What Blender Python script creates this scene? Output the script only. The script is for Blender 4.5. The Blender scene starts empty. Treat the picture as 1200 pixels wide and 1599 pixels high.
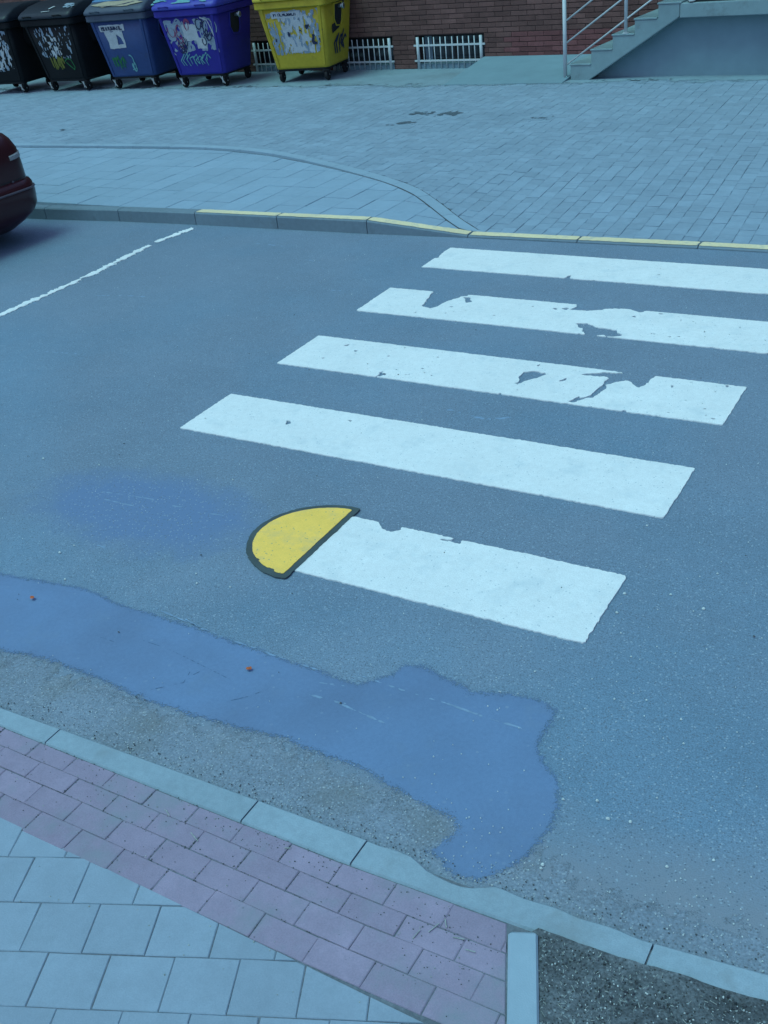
import bpy, bmesh, math, random
import numpy as np
from mathutils import Vector, Matrix, noise, geometry

random.seed(7)
rng = np.random.default_rng(7)
scene = bpy.context.scene
C = scene.collection
R = math.radians

# ------------------------------------------------------------------ camera
CAM = Vector((4.0893, -3.0645, 2.5930))
F_ = Vector((-0.47909656, 0.71642821, -0.50714604))
R_ = Vector((0.85891766, 0.5017209, -0.10264792))
U_ = Vector((-0.1809059, 0.48477495, 0.8557256))
cd = bpy.data.cameras.new('camera')
cam = bpy.data.objects.new('camera', cd)
C.objects.link(cam)
cam.matrix_world = Matrix(((R_.x, U_.x, -F_.x, CAM.x), (R_.y, U_.y, -F_.y, CAM.y), (R_.z, U_.z, -F_.z, CAM.z), (0, 0, 0, 1)))
cd.sensor_fit = 'HORIZONTAL'
cd.sensor_width = 36.0
cd.lens = 36.0 * 1635.39 / 1200.0
cd.clip_start = 0.05
cd.clip_end = 600
scene.camera = cam

# ------------------------------------------------------------------ sky, sun, exposure
SUN_EL, SUN_AZ = R(68), R(215)
world = bpy.data.worlds.new('World')
scene.world = world
world.use_nodes = True
wn = world.node_tree
wn.nodes.clear()
sky = wn.nodes.new('ShaderNodeTexSky')
sky.sky_type = 'NISHITA'
sky.sun_disc = False
sky.sun_elevation = SUN_EL
sky.sun_rotation = SUN_AZ
sky.air_density = 1.0
sky.dust_density = 2.0
sky.ozone_density = 5.0
bg = wn.nodes.new('ShaderNodeBackground')
bg.inputs['Strength'].default_value = 0.1
wo = wn.nodes.new('ShaderNodeOutputWorld')
wn.links.new(sky.outputs[0], bg.inputs['Color'])
wn.links.new(bg.outputs[0], wo.inputs['Surface'])

sl = bpy.data.lights.new('sun', 'SUN')
sl.energy = 0.95
sl.angle = R(30)
sl.color = (0.27, 0.90, 0.84)
sun = bpy.data.objects.new('sun', sl)
C.objects.link(sun)
# the sun stands behind the camera, high, veiled by cloud
sd = Vector((math.sin(SUN_AZ) * math.cos(SUN_EL), math.cos(SUN_AZ) * math.cos(SUN_EL), math.sin(SUN_EL)))
sun.rotation_euler = sd.to_track_quat('Z', 'Y').to_euler()

vs = scene.view_settings
vs.view_transform = 'Standard'
vs.look = 'None'
vs.gamma = 1.0
vs.use_curve_mapping = False
vs.exposure = 0.79
scene.render.engine = 'CYCLES'
scene.cycles.max_bounces = 6

# ------------------------------------------------------------------ materials
def mat(name, col, rough=0.85, var=0.0, noise_=((3.0, 0.25),), bump=0.0, bump_scale=200.0, spec=0.3,
        speck=None, metal=0.0, random_=None, tint2=None, coat=0.0, dirt=None, masks=(), fade=None):
    """col: base colour; var: tone change from piece to piece; noise_: (scale, amount) mottling layers;
    speck: (scale, colour, size) grains; random_: 'object' or 'island'; tint2: (scale, colour, lo, hi) patches of a second colour."""
    m = bpy.data.materials.new(name)
    m.use_nodes = True
    nt = m.node_tree
    N, L = nt.nodes, nt.links
    b = N['Principled BSDF']
    b.inputs['Roughness'].default_value = rough
    b.inputs['Metallic'].default_value = metal
    if 'Specular IOR Level' in b.inputs: b.inputs['Specular IOR Level'].default_value = spec
    if coat: b.inputs['Coat Weight'].default_value = coat; b.inputs['Coat Roughness'].default_value = 0.08
    geo = N.new('ShaderNodeNewGeometry')
    pos = geo.outputs['Position']
    rgb = N.new('ShaderNodeRGB'); rgb.outputs[0].default_value = (*col, 1)
    cur = rgb.outputs[0]
    def mixc(fac, a, bcol, mode='MIX'):
        mx = N.new('ShaderNodeMix'); mx.data_type = 'RGBA'; mx.blend_type = mode
        if isinstance(fac, float): mx.inputs[0].default_value = fac
        else: L.new(fac, mx.inputs[0])
        L.new(a, mx.inputs[6])
        if isinstance(bcol, tuple): mx.inputs[7].default_value = (*bcol, 1)
        else: L.new(bcol, mx.inputs[7])
        return mx.outputs[2]
    def ntex(scale, detail=4.0, rough_=0.6):
        n = N.new('ShaderNodeTexNoise'); n.inputs['Scale'].default_value = scale
        n.inputs['Detail'].default_value = detail; n.inputs['Roughness'].default_value = rough_
        L.new(pos, n.inputs['Vector']); return n.outputs[0]
    def ramp(src, lo, hi, a=0.0, b_=1.0):
        r = N.new('ShaderNodeMapRange'); r.inputs[1].default_value = lo; r.inputs[2].default_value = hi
        r.inputs[3].default_value = a; r.inputs[4].default_value = b_; L.new(src, r.inputs[0]); return r.outputs[0]
    def scale_by(src):
        vm = N.new('ShaderNodeVectorMath'); vm.operation = 'SCALE'
        L.new(cur, vm.inputs[0]); L.new(src, vm.inputs['Scale']); return vm.outputs[0]
    if tint2:
        sc, c2, lo, hi = tint2
        cur = mixc(ramp(ntex(sc, 5), lo, hi), cur, c2)
    if random_:
        if random_ == 'object':
            oi = N.new('ShaderNodeObjectInfo'); rs = oi.outputs['Random']
        else: rs = geo.outputs['Random Per Island']
        cur = scale_by(ramp(rs, 0, 1, 1 - var, 1 + var))
    for sc, am in noise_:
        cur = scale_by(ramp(ntex(sc), 0.25, 0.75, 1 - am, 1 + am))
    if dirt:
        sc, c2, lo, hi = dirt
        cur = mixc(ramp(ntex(sc, 8, 0.7), lo, hi), cur, c2)
    for kind, prm, c2 in masks:
        sp = N.new('ShaderNodeSeparateXYZ'); L.new(pos, sp.inputs[0])
        def mth(op, a, b_):
            n = N.new('ShaderNodeMath'); n.operation = op
            for i, q in enumerate((a, b_)):
                if isinstance(q, (int, float)): n.inputs[i].default_value = q
                else: L.new(q, n.inputs[i])
            return n.outputs[0]
        nz = mth('MULTIPLY', mth('SUBTRACT', ntex(prm[-1], 6), 0.5), prm[-2])
        if kind == 'ellipse':
            cx, cy, rx, ry = prm[:4]
            dx = mth('DIVIDE', mth('SUBTRACT', sp.outputs[0], cx), rx); dy = mth('DIVIDE', mth('SUBTRACT', sp.outputs[1], cy), ry)
            d = mth('ADD', mth('SQRT', mth('ADD', mth('MULTIPLY', dx, dx), mth('MULTIPLY', dy, dy)), 0), nz)
            cur = mixc(ramp(d, 1.15, 0.6), cur, c2)
        else:
            d = mth('ADD', mth('SUBTRACT', sp.outputs[1], mth('MULTIPLY', mth('MAXIMUM', mth('SUBTRACT', sp.outputs[0], 3.2), 0), 0.2)), nz)
            cur = mixc(ramp(d, prm[0], prm[1]), cur, c2)
    if speck:
        for sc, c2, size in speck:
            v = N.new('ShaderNodeTexVoronoi'); v.inputs['Scale'].default_value = sc; L.new(pos, v.inputs['Vector'])
            wnz = N.new('ShaderNodeTexWhiteNoise'); wnz.noise_dimensions = '3D'; L.new(v.outputs['Position'], wnz.inputs['Vector'])
            f = ramp(wnz.outputs[0], size, size + 0.03)
            d = ramp(v.outputs['Distance'], 0.45, 0.3)
            mm = N.new('ShaderNodeMath'); mm.operation = 'MULTIPLY'; L.new(f, mm.inputs[0]); L.new(d, mm.inputs[1])
            cur = mixc(mm.outputs[0], cur, c2)
    L.new(cur, b.inputs['Base Color'])
    if fade:
        at = N.new('ShaderNodeAttribute'); at.attribute_name = 'edge'
        nz = N.new('ShaderNodeMath'); nz.operation = 'MULTIPLY_ADD'
        nz.inputs[1].default_value = fade[0] * fade[2]; nz.inputs[2].default_value = -0.5 * fade[0] * fade[2]
        L.new(ntex(fade[1], 6, 0.7), nz.inputs[0])
        ad = N.new('ShaderNodeMath'); ad.operation = 'ADD'; L.new(at.outputs['Fac'], ad.inputs[0]); L.new(nz.outputs[0], ad.inputs[1])
        L.new(ramp(ad.outputs[0], 0.42 * fade[0], 0.58 * fade[0], 0.0, fade[3]), b.inputs['Alpha'])
    if bump:
        bp = N.new('ShaderNodeBump'); bp.inputs['Strength'].default_value = bump; bp.inputs['Distance'].default_value = 0.004
        L.new(ntex(bump_scale, 3), bp.inputs['Height']); L.new(bp.outputs[0], b.inputs['Normal'])
    return m

M = {}
# asphalt: dark binder with pale and dark stone grains, worn lighter in wheel tracks
M['asphalt'] = mat('asphalt', (0.165, 0.228, 0.305), 0.80, noise_=((0.35, 0.09), (1.3, 0.07), (12.0, 0.05), (70.0, 0.16), (170.0, 0.34)), bump=0.8, bump_scale=190,
                   speck=((105.0, (0.27, 0.35, 0.43), 0.86), (120.0, (0.115, 0.16, 0.215), 0.80), (48.0, (0.42, 0.50, 0.53), 0.993)), tint2=(0.45, (0.14, 0.225, 0.315), 0.45, 0.65),
                   masks=(('ellipse', (0.45, 0.18, 0.75, 0.36, 0.9, 5.0), (0.13, 0.205, 0.345)), ('band', (-0.75, -1.10, 0.3, 6.0), (0.205, 0.245, 0.30)), ('band', (-1.19, -1.24, 0.10, 14.0), (0.12, 0.14, 0.14))))
M['gravelly'] = mat('coarse_worn_asphalt', (0.190, 0.238, 0.300), 0.9, noise_=((3.0, 0.10), (30.0, 0.12), (110.0, 0.30)), bump=1.0, bump_scale=130, fade=(0.09, 170.0, 2.2, 1.0),
                   speck=((105.0, (0.275, 0.33, 0.39), 0.76), (110.0, (0.13, 0.158, 0.19), 0.78), (60.0, (0.45, 0.50, 0.52), 0.985)), tint2=(3.5, (0.17, 0.20, 0.225), 0.5, 0.75))
M['gutter'] = mat('worn_asphalt_edge', (0.16, 0.19, 0.21), 0.9, noise_=((3.0, 0.15), (60.0, 0.25), (220.0, 0.35)), bump=1.0, bump_scale=170,
                  speck=((120.0, (0.26, 0.28, 0.29), 0.8), (170.0, (0.05, 0.055, 0.06), 0.82)), tint2=(4.0, (0.12, 0.13, 0.11), 0.5, 0.75))
M['patch'] = mat('smooth_bitumen', (0.129, 0.212, 0.356), 0.6, noise_=((0.8, 0.07), (4.0, 0.05), (60.0, 0.06), (280.0, 0.08)), bump=0.15, bump_scale=220, speck=((60.0, (0.18, 0.26, 0.38), 0.97),), tint2=(1.3, (0.120, 0.190, 0.315), 0.45, 0.62), dirt=(3.0, (0.145, 0.218, 0.325), 0.56, 0.80), fade=(0.055, 150.0, 2.4, 1.0))
M['patch_rough'] = mat('bluish_bitumen', (0.128, 0.205, 0.335), 0.8, noise_=((2.0, 0.06), (110.0, 0.18), (220.0, 0.18)), bump=0.5, bump_scale=200, fade=(0.05, 150.0, 2.2, 1.0))
M['white_paint'] = mat('white_road_paint', (0.72, 0.755, 0.765), 0.7, noise_=((1.5, 0.04), (7.0, 0.03), (30.0, 0.05), (170.0, 0.12)), bump=0.5, bump_scale=190, dirt=(5.0, (0.52, 0.60, 0.64), 0.53, 0.85), speck=((105.0, (0.42, 0.50, 0.55), 0.95),))
M['yellow_paint'] = mat('yellow_road_paint', (0.95, 0.59, 0.12), 0.65, noise_=((3.0, 0.06), (20.0, 0.05), (200.0, 0.10)), bump=0.3, bump_scale=220, dirt=(7.0, (0.66, 0.47, 0.20), 0.50, 0.78), speck=((105.0, (0.38, 0.32, 0.18), 0.94),))
M['black_paint'] = mat('black_road_paint', (0.06, 0.085, 0.09), 0.7, noise_=((8.0, 0.2), (250.0, 0.2)), bump=0.3, bump_scale=260)
M['kerb_yellow'] = mat('faded_yellow_kerb_paint', (0.74, 0.63, 0.40), 0.75, noise_=((4.0, 0.10), (60.0, 0.08)), dirt=(8.0, (0.42, 0.43, 0.38), 0.50, 0.72), bump=0.2)
M['kerb'] = mat('kerb_concrete', (0.25, 0.335, 0.40), 0.88, noise_=((2.0, 0.07), (10.0, 0.06), (40.0, 0.06), (200.0, 0.10)), bump=0.3, bump_scale=200, dirt=(3.5, (0.20, 0.245, 0.27), 0.54, 0.78), var=0.04, random_='object')
M['kerb_far'] = mat('grey_kerb_concrete', (0.155, 0.215, 0.26), 0.88, noise_=((2.0, 0.08), (25.0, 0.08)), bump=0.25, dirt=(4.0, (0.11, 0.14, 0.16), 0.55, 0.8), var=0.05, random_='object')
M['tile'] = mat('pale_paving_tile', (0.235, 0.305, 0.385), 0.8, noise_=((1.2, 0.06), (8.0, 0.06), (30.0, 0.04), (200.0, 0.08)), bump=0.2, bump_scale=200, var=0.05, random_='object', dirt=(5.0, (0.205, 0.27, 0.33), 0.56, 0.82))
M['red_paver'] = mat('red_paver', (0.268, 0.228, 0.315), 0.85, noise_=((1.2, 0.07), (9.0, 0.08), (30.0, 0.06), (200.0, 0.12)), bump=0.35, bump_scale=200, var=0.06, random_='object', dirt=(3.0, (0.205, 0.24, 0.285), 0.50, 0.72))
M['slab'] = mat('grey_paving_slab', (0.245, 0.345, 0.44), 0.82, noise_=((1.0, 0.05), (12.0, 0.05)), bump=0.15, var=0.04, random_='object')
M['paver'] = mat('grey_block_paver', (0.228, 0.312, 0.395), 0.85, noise_=((0.5, 0.08), (3.0, 0.06), (14.0, 0.07)), bump=0.2, var=0.07, random_='object', dirt=(0.9, (0.19, 0.265, 0.34), 0.5, 0.75))
M['paver_mass'] = mat('grey_block_paver_mass', (0.228, 0.312, 0.395), 0.85, noise_=((0.5, 0.08), (3.0, 0.06), (14.0, 0.07)), bump=0.2, var=0.07, random_='island', dirt=(0.9, (0.19, 0.265, 0.34), 0.5, 0.75))
M['edging'] = mat('pale_edging_concrete', (0.255, 0.355, 0.44), 0.82, noise_=((2.0, 0.06), (20.0, 0.05)), bump=0.2, var=0.04, random_='object')
M['joint'] = mat('joint_sand', (0.055, 0.065, 0.07), 0.95, noise_=((4.0, 0.2), (60.0, 0.3)), bump=0.5)
M['joint_pale'] = mat('joint_sand_worn', (0.140, 0.165, 0.195), 0.95, noise_=((4.0, 0.2), (60.0, 0.3)), bump=0.5)
M['joint_far'] = mat('joint_sand_pale', (0.105, 0.15, 0.19), 0.95, noise_=((2.0, 0.2), (30.0, 0.2)), bump=0.3)
M['apron'] = mat('weathered_concrete', (0.200, 0.285, 0.335), 0.88, noise_=((0.6, 0.08), (5.0, 0.10), (60.0, 0.08)), bump=0.3, bump_scale=90, dirt=(1.3, (0.155, 0.215, 0.245), 0.50, 0.72), fade=(0.40, 14.0, 2.2, 1.0))
M['concrete'] = mat('stair_concrete', (0.20, 0.29, 0.315), 0.85, noise_=((1.2, 0.10), (9.0, 0.08), (120.0, 0.06)), bump=0.25, bump_scale=120, dirt=(3.0, (0.13, 0.175, 0.185), 0.55, 0.75))
M['plaster'] = mat('grey_plaster', (0.17, 0.27, 0.32), 0.85, noise_=((0.8, 0.10), (4.0, 0.08)), bump=0.15, bump_scale=60)
M['nosing'] = mat('worn_step_edge', (0.42, 0.52, 0.55), 0.7, noise_=((12.0, 0.12),))
M['brick'] = mat('brown_brick', (0.130, 0.068, 0.061), 0.85, noise_=((1.0, 0.15), (4.0, 0.12), (12.0, 0.12), (70.0, 0.15)), bump=0.5, bump_scale=120, var=0.22, random_='object')
M['brick_mass'] = mat('brown_brick_mass', (0.130, 0.068, 0.061), 0.85, noise_=((1.0, 0.15), (4.0, 0.12), (12.0, 0.12), (70.0, 0.15)), bump=0.5, bump_scale=120, var=0.22, random_='island')
M['mortar'] = mat('dark_mortar', (0.080, 0.052, 0.050), 0.95, noise_=((20.0, 0.2),), bump=0.4)
M['brick_red'] = mat('red_brick', (0.165, 0.066, 0.066), 0.85, noise_=((9.0, 0.15), (70.0, 0.15)), bump=0.5, bump_scale=120, var=0.25, random_='object')
M['white_metal'] = mat('white_painted_steel', (0.50, 0.55, 0.57), 0.45, noise_=((8.0, 0.06),), dirt=(18.0, (0.32, 0.32, 0.30), 0.66, 0.8))
M['dark_inside'] = mat('dark_basement', (0.02, 0.022, 0.025), 0.8, noise_=((3.0, 0.2),))
M['glass'] = mat('window_glass', (0.03, 0.04, 0.05), 0.08, spec=0.6, noise_=((2.0, 0.1),))
M['frame_blue'] = mat('blue_grey_frame', (0.16, 0.24, 0.30), 0.5, noise_=((6.0, 0.08),))
def plastic(n, c, r=0.5): return mat(n, c, r, noise_=((2.5, 0.10), (20.0, 0.07)), bump=0.1, bump_scale=90, spec=0.25, dirt=(6.0, tuple(0.55 * x + 0.02 for x in c), 0.56, 0.78))
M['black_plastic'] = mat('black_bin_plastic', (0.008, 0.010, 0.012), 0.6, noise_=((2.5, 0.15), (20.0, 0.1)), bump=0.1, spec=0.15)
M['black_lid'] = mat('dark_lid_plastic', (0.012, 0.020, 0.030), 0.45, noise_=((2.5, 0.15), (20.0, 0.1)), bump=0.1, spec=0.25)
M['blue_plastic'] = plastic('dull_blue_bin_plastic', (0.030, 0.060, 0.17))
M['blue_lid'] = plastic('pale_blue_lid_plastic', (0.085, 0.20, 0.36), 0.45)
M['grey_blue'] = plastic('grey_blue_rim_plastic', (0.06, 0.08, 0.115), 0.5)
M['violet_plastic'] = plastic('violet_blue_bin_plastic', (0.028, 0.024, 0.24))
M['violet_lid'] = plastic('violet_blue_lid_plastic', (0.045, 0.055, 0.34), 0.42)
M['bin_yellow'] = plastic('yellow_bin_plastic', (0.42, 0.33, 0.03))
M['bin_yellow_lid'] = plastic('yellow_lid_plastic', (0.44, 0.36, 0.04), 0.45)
M['rubber'] = mat('black_rubber', (0.015, 0.016, 0.018), 0.8, noise_=((20.0, 0.2),))
M['steel'] = mat('galvanised_steel', (0.45, 0.50, 0.52), 0.35, metal=0.8, noise_=((20.0, 0.15),))
M['paper'] = mat('torn_white_paper', (0.42, 0.46, 0.48), 0.85, noise_=((9.0, 0.12), (45.0, 0.15)))
M['paper_blue'] = mat('torn_pale_blue_paper', (0.22, 0.29, 0.36), 0.85, noise_=((9.0, 0.2), (45.0, 0.2)))
M['ink'] = mat('dark_ink', (0.02, 0.03, 0.07), 0.7, noise_=((30.0, 0.2),))
M['ink_red'] = mat('dull_red_ink', (0.22, 0.05, 0.12), 0.7, noise_=((30.0, 0.2),))
M['spray_green'] = mat('green_spray_paint', (0.02, 0.14, 0.05), 0.7, noise_=((30.0, 0.35),))
M['spray_lime'] = mat('yellow_green_spray_paint', (0.13, 0.14, 0.025), 0.7, noise_=((30.0, 0.35),))
M['spray_teal'] = mat('teal_spray_paint', (0.12, 0.32, 0.34), 0.7, noise_=((30.0, 0.25),))
M['cream'] = mat('cream_sticker', (0.34, 0.30, 0.22), 0.7, noise_=((14.0, 0.12),))
M['car_paint'] = mat('maroon_car_paint', (0.034, 0.006, 0.010), 0.32, noise_=((2.0, 0.05),), spec=0.3, coat=0.25)
M['car_trim'] = mat('dark_bumper_trim', (0.02, 0.014, 0.018), 0.45, noise_=((6.0, 0.08),))
M['car_glass'] = mat('car_window_glass', (0.015, 0.02, 0.025), 0.06, spec=0.7, noise_=((2.0, 0.05),))
M['lamp_lens'] = mat('clear_lamp_lens', (0.24, 0.26, 0.27), 0.2, spec=0.5, noise_=((40.0, 0.3),))
M['chrome'] = mat('dull_strip', (0.10, 0.09, 0.11), 0.35, metal=0.3, noise_=((10.0, 0.05),))
M['soil'] = mat('dry_soil', (0.092, 0.108, 0.122), 0.95, noise_=((5.0, 0.35), (30.0, 0.35), (120.0, 0.5)), bump=1.0, bump_scale=90, speck=((110.0, (0.22, 0.26, 0.28), 0.87), (140.0, (0.03, 0.035, 0.035), 0.8)))
M['straw'] = mat('dry_straw', (0.30, 0.345, 0.33), 0.85, noise_=((60.0, 0.4),))
M['stone_chip'] = mat('pale_stone_chips', (0.55, 0.62, 0.62), 0.8, noise_=((60.0, 0.2),))
M['leaf'] = mat('rust_orange_leaf', (0.40, 0.10, 0.035), 0.7, noise_=((60.0, 0.35),))
M['dark_bit'] = mat('dark_litter', (0.085, 0.10, 0.11), 0.85, noise_=((60.0, 0.4),))
M['stain'] = mat('dark_stain', (0.085, 0.12, 0.15), 0.85, noise_=((8.0, 0.2), (50.0, 0.2)), fade=(0.14, 45.0, 2.0, 1.0))
M['crack'] = mat('crack_dirt', (0.075, 0.13, 0.22), 0.9, noise_=((30.0, 0.2),))
M['residue'] = mat('paint_residue', (0.19, 0.29, 0.42), 0.7, noise_=((20.0, 0.25),))
M['ground'] = mat('ground_asphalt', (0.08, 0.11, 0.13), 0.9, noise_=((0.3, 0.1), (40.0, 0.2)), bump=0.4)
M['bed_edge'] = mat('white_edging_concrete', (0.28, 0.38, 0.46), 0.8, noise_=((2.0, 0.05), (20.0, 0.05)), bump=0.2)

# ------------------------------------------------------------------ object helpers
def link(o, parent=None):
    C.objects.link(o)
    if parent is not None: o.parent = parent
    return o
def tag(o, label=None, cat=None, group=None, kind=None):
    if label: o['label'] = label
    if cat: o['category'] = cat
    if group: o['group'] = group
    if kind: o['kind'] = kind
    return o
def empty(name, loc=(0, 0, 0), rz=0.0, parent=None):
    o = bpy.data.objects.new(name, None)
    o.location = loc; o.rotation_euler = (0, 0, rz); o.empty_display_size = 0.2
    return link(o, parent)
def mesh_obj(name, verts, faces, m, parent=None, smooth=False):
    me = bpy.data.meshes.new(name)
    me.from_pydata([tuple(map(float, v)) for v in verts], [], [tuple(int(i) for i in f) for f in faces])
    me.materials.append(m)
    if smooth:
        for p in me.polygons: p.use_smooth = True
    me.update()
    return link(bpy.data.objects.new(name, me), parent)
class MB:
    """collects shapes into one mesh"""
    def __init__(s): s.v = []; s.f = []
    def add(s, v, f):
        o = len(s.v); s.v += [tuple(p) for p in v]; s.f += [tuple(i + o for i in q) for q in f]; return s
    def box(s, x0, x1, y0, y1, z0, z1):
        return s.add([(x0, y0, z0), (x1, y0, z0), (x1, y1, z0), (x0, y1, z0), (x0, y0, z1), (x1, y0, z1), (x1, y1, z1), (x0, y1, z1)],
                     [(3, 2, 1, 0), (4, 5, 6, 7), (0, 1, 5, 4), (1, 2, 6, 5), (2, 3, 7, 6), (3, 0, 4, 7)])
    def tube(s, a, b, r, n=10, r2=None):
        a, b = Vector(a), Vector(b); r2 = r if r2 is None else r2
        d = (b - a).normalized(); x = d.orthogonal().normalized(); y = d.cross(x)
        v = []
        for c, rr in ((a, r), (b, r2)):
            for i in range(n):
                t = 2 * math.pi * i / n; v.append(c + x * (rr * math.cos(t)) + y * (rr * math.sin(t)))
        f = [(i, (i + 1) % n, n + (i + 1) % n, n + i) for i in range(n)]
        f += [tuple(range(n - 1, -1, -1)), tuple(range(n, 2 * n))]
        return s.add(v, f)
    def path(s, pts, r, n=8):
        for a, b in zip(pts, pts[1:]): s.tube(a, b, r, n)
        return s
    def loft(s, rings, cap=True):
        n = len(rings[0]); v = [p for r in rings for p in r]; f = []
        for k in range(len(rings) - 1):
            for i in range(n):
                j = (i + 1) % n; f.append((k * n + i, k * n + j, (k + 1) * n + j, (k + 1) * n + i))
        if cap: f += [tuple(range(n - 1, -1, -1)), tuple((len(rings) - 1) * n + i for i in range(n))]
        return s.add(v, f)
    def build(s, name, m, parent=None, smooth=False, bevel=0.0, seg=2):
        o = mesh_obj(name, s.v, s.f, m, parent, smooth)
        if bevel:
            bm = bmesh.new(); bm.from_mesh(o.data)
            es = [e for e in bm.edges if len(e.link_faces) == 2 and e.calc_face_angle(0) > 0.5]
            bmesh.ops.bevel(bm, geom=es, offset=bevel, segments=seg, affect='EDGES', profile=0.5)
            bm.to_mesh(o.data); bm.free()
        return o

def prism(poly, zf, h, ch=0.004):
    """a paving piece: polygon outline, chamfered top rim; zf(x,y) gives the height of the top"""
    n = len(poly)
    cx = sum(p[0] for p in poly) / n; cy = sum(p[1] for p in poly) / n
    a = sum(poly[i][0] * poly[(i + 1) % n][1] - poly[(i + 1) % n][0] * poly[i][1] for i in range(n))
    if a < 0: poly = poly[::-1]
    v = []
    for k, (dz, ins) in enumerate(((-h, 0), (-ch, 0), (0, ch))):
        for x, y in poly:
            d = math.hypot(x - cx, y - cy) or 1
            q = 1 - min(0.5, ins * 1.4 / d)
            v.append((cx + (x - cx) * q, cy + (y - cy) * q, zf(x, y) + dz))
    f = []
    for k in range(2):
        for i in range(n):
            j = (i + 1) % n; f.append((k * n + i, k * n + j, (k + 1) * n + j, (k + 1) * n + i))
    f.append(tuple(2 * n + i for i in range(n)))
    return v, f
def clip(poly, px, py, nx, ny):
    """keep the part of the polygon on the side the normal points to"""
    out = []
    for i in range(len(poly)):
        a, b = poly[i], poly[(i + 1) % len(poly)]
        da = (a[0] - px) * nx + (a[1] - py) * ny; db = (b[0] - px) * nx + (b[1] - py) * ny
        if da >= 0: out.append(a)
        if da * db < 0:
            t = da / (da - db); out.append((a[0] + (b[0] - a[0]) * t, a[1] + (b[1] - a[1]) * t))
    return out
def area(poly):
    return abs(sum(poly[i][0] * poly[(i + 1) % len(poly)][1] - poly[(i + 1) % len(poly)][0] * poly[i][1] for i in range(len(poly)))) / 2
def in_view(x, y, z, m=0.0):
    d = Vector((x, y, z)) - CAM; zc = d.dot(F_)
    if zc <= 0.1: return False
    u = 1635.39 * d.dot(R_) / zc / 600; w = 1635.39 * d.dot(U_) / zc / 799.5
    return abs(u) < 1 + m and abs(w) < 1 + m

# implicit outlines: everything painted, torn or poured has an irregular edge cut out of a fine grid
def poly_sd(X, Y, poly):
    """signed distance, positive inside"""
    P = np.array(poly, float); n = len(P)
    d = np.full(X.shape, 1e9); ins = np.zeros(X.shape, bool)
    for i in range(n):
        a, b = P[i], P[(i + 1) % n]; e = b - a
        wx, wy = X - a[0], Y - a[1]
        t = np.clip((wx * e[0] + wy * e[1]) / max(e @ e, 1e-12), 0, 1)
        d = np.minimum(d, np.hypot(wx - e[0] * t, wy - e[1] * t))
        c = (a[1] > Y) != (b[1] > Y)
        with np.errstate(divide='ignore', invalid='ignore'):
            xi = a[0] + (Y - a[1]) * e[0] / (e[1] if abs(e[1]) > 1e-12 else 1e-12)
        ins ^= c & (X < xi)
    return np.where(ins, d, -d)
def line_d(X, Y, pts):
    d = np.full(X.shape, 1e9)
    for a, b in zip(pts, pts[1:]):
        a = np.array(a, float); e = np.array(b, float) - a
        wx, wy = X - a[0], Y - a[1]; t = np.clip((wx * e[0] + wy * e[1]) / max(e @ e, 1e-12), 0, 1)
        d = np.minimum(d, np.hypot(wx - e[0] * t, wy - e[1] * t))
    return d
def fbm(X, Y, scale, seed=0.0, octaves=3):
    """smooth value noise on numpy grids, about -1..1"""
    tot = np.zeros(X.shape); amp = 1.0; nrm = 0
    for o in range(octaves):
        g = np.random.default_rng(int(seed * 97) + o).uniform(-1, 1, (256, 256))
        x, y = X * scale * 2 ** o + 1000.3, Y * scale * 2 ** o + 1000.7
        xi, yi = np.floor(x).astype(int), np.floor(y).astype(int); fx, fy = x - xi, y - yi
        fx = fx * fx * (3 - 2 * fx); fy = fy * fy * (3 - 2 * fy)
        xi &= 255; yi &= 255; x1, y1 = (xi + 1) & 255, (yi + 1) & 255
        tot += amp * ((g[xi, yi] * (1 - fx) + g[x1, yi] * fx) * (1 - fy) + (g[xi, y1] * (1 - fx) + g[x1, y1] * fx) * fy)
        nrm += amp; amp *= 0.5
    return tot / nrm * 1.4
def iso(xs, ys, f, to3d):
    """marching squares: mesh of the region where f > 0"""
    nx, ny = len(xs), len(ys); V = []; Fc = []; gv = {}; ev = {}; val = []
    def gvert(i, j):
        k = (i, j)
        if k not in gv: gv[k] = len(V); V.append(to3d(xs[i], ys[j])); val.append(float(f[i, j]))
        return gv[k]
    def evert(i, j, i2, j2):
        k = (min((i, j), (i2, j2)), max((i, j), (i2, j2)))
        if k not in ev:
            (a, b), (c, d) = k; fa, fb = f[a, b], f[c, d]; t = fa / (fa - fb)
            val.append(0.0); ev[k] = len(V); V.append(to3d(xs[a] + (xs[c] - xs[a]) * t, ys[b] + (ys[d] - ys[b]) * t))
        return ev[k]
    pos = f > 0
    cnt = pos[:-1, :-1].astype(int) + pos[1:, :-1] + pos[1:, 1:] + pos[:-1, 1:]
    for i, j in zip(*np.nonzero(cnt)):
        cs = ((i, j), (i + 1, j), (i + 1, j + 1), (i, j + 1))
        if cnt[i, j] == 4: Fc.append(tuple(gvert(*c) for c in cs)); continue
        p = []
        for k in range(4):
            a, b = cs[k], cs[(k + 1) % 4]
            if pos[a]: p.append(gvert(*a))
            if pos[a] != pos[b]: p.append(evert(*a, *b))
        if len(p) > 2: Fc.append(tuple(p))
    return V, Fc, val
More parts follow.
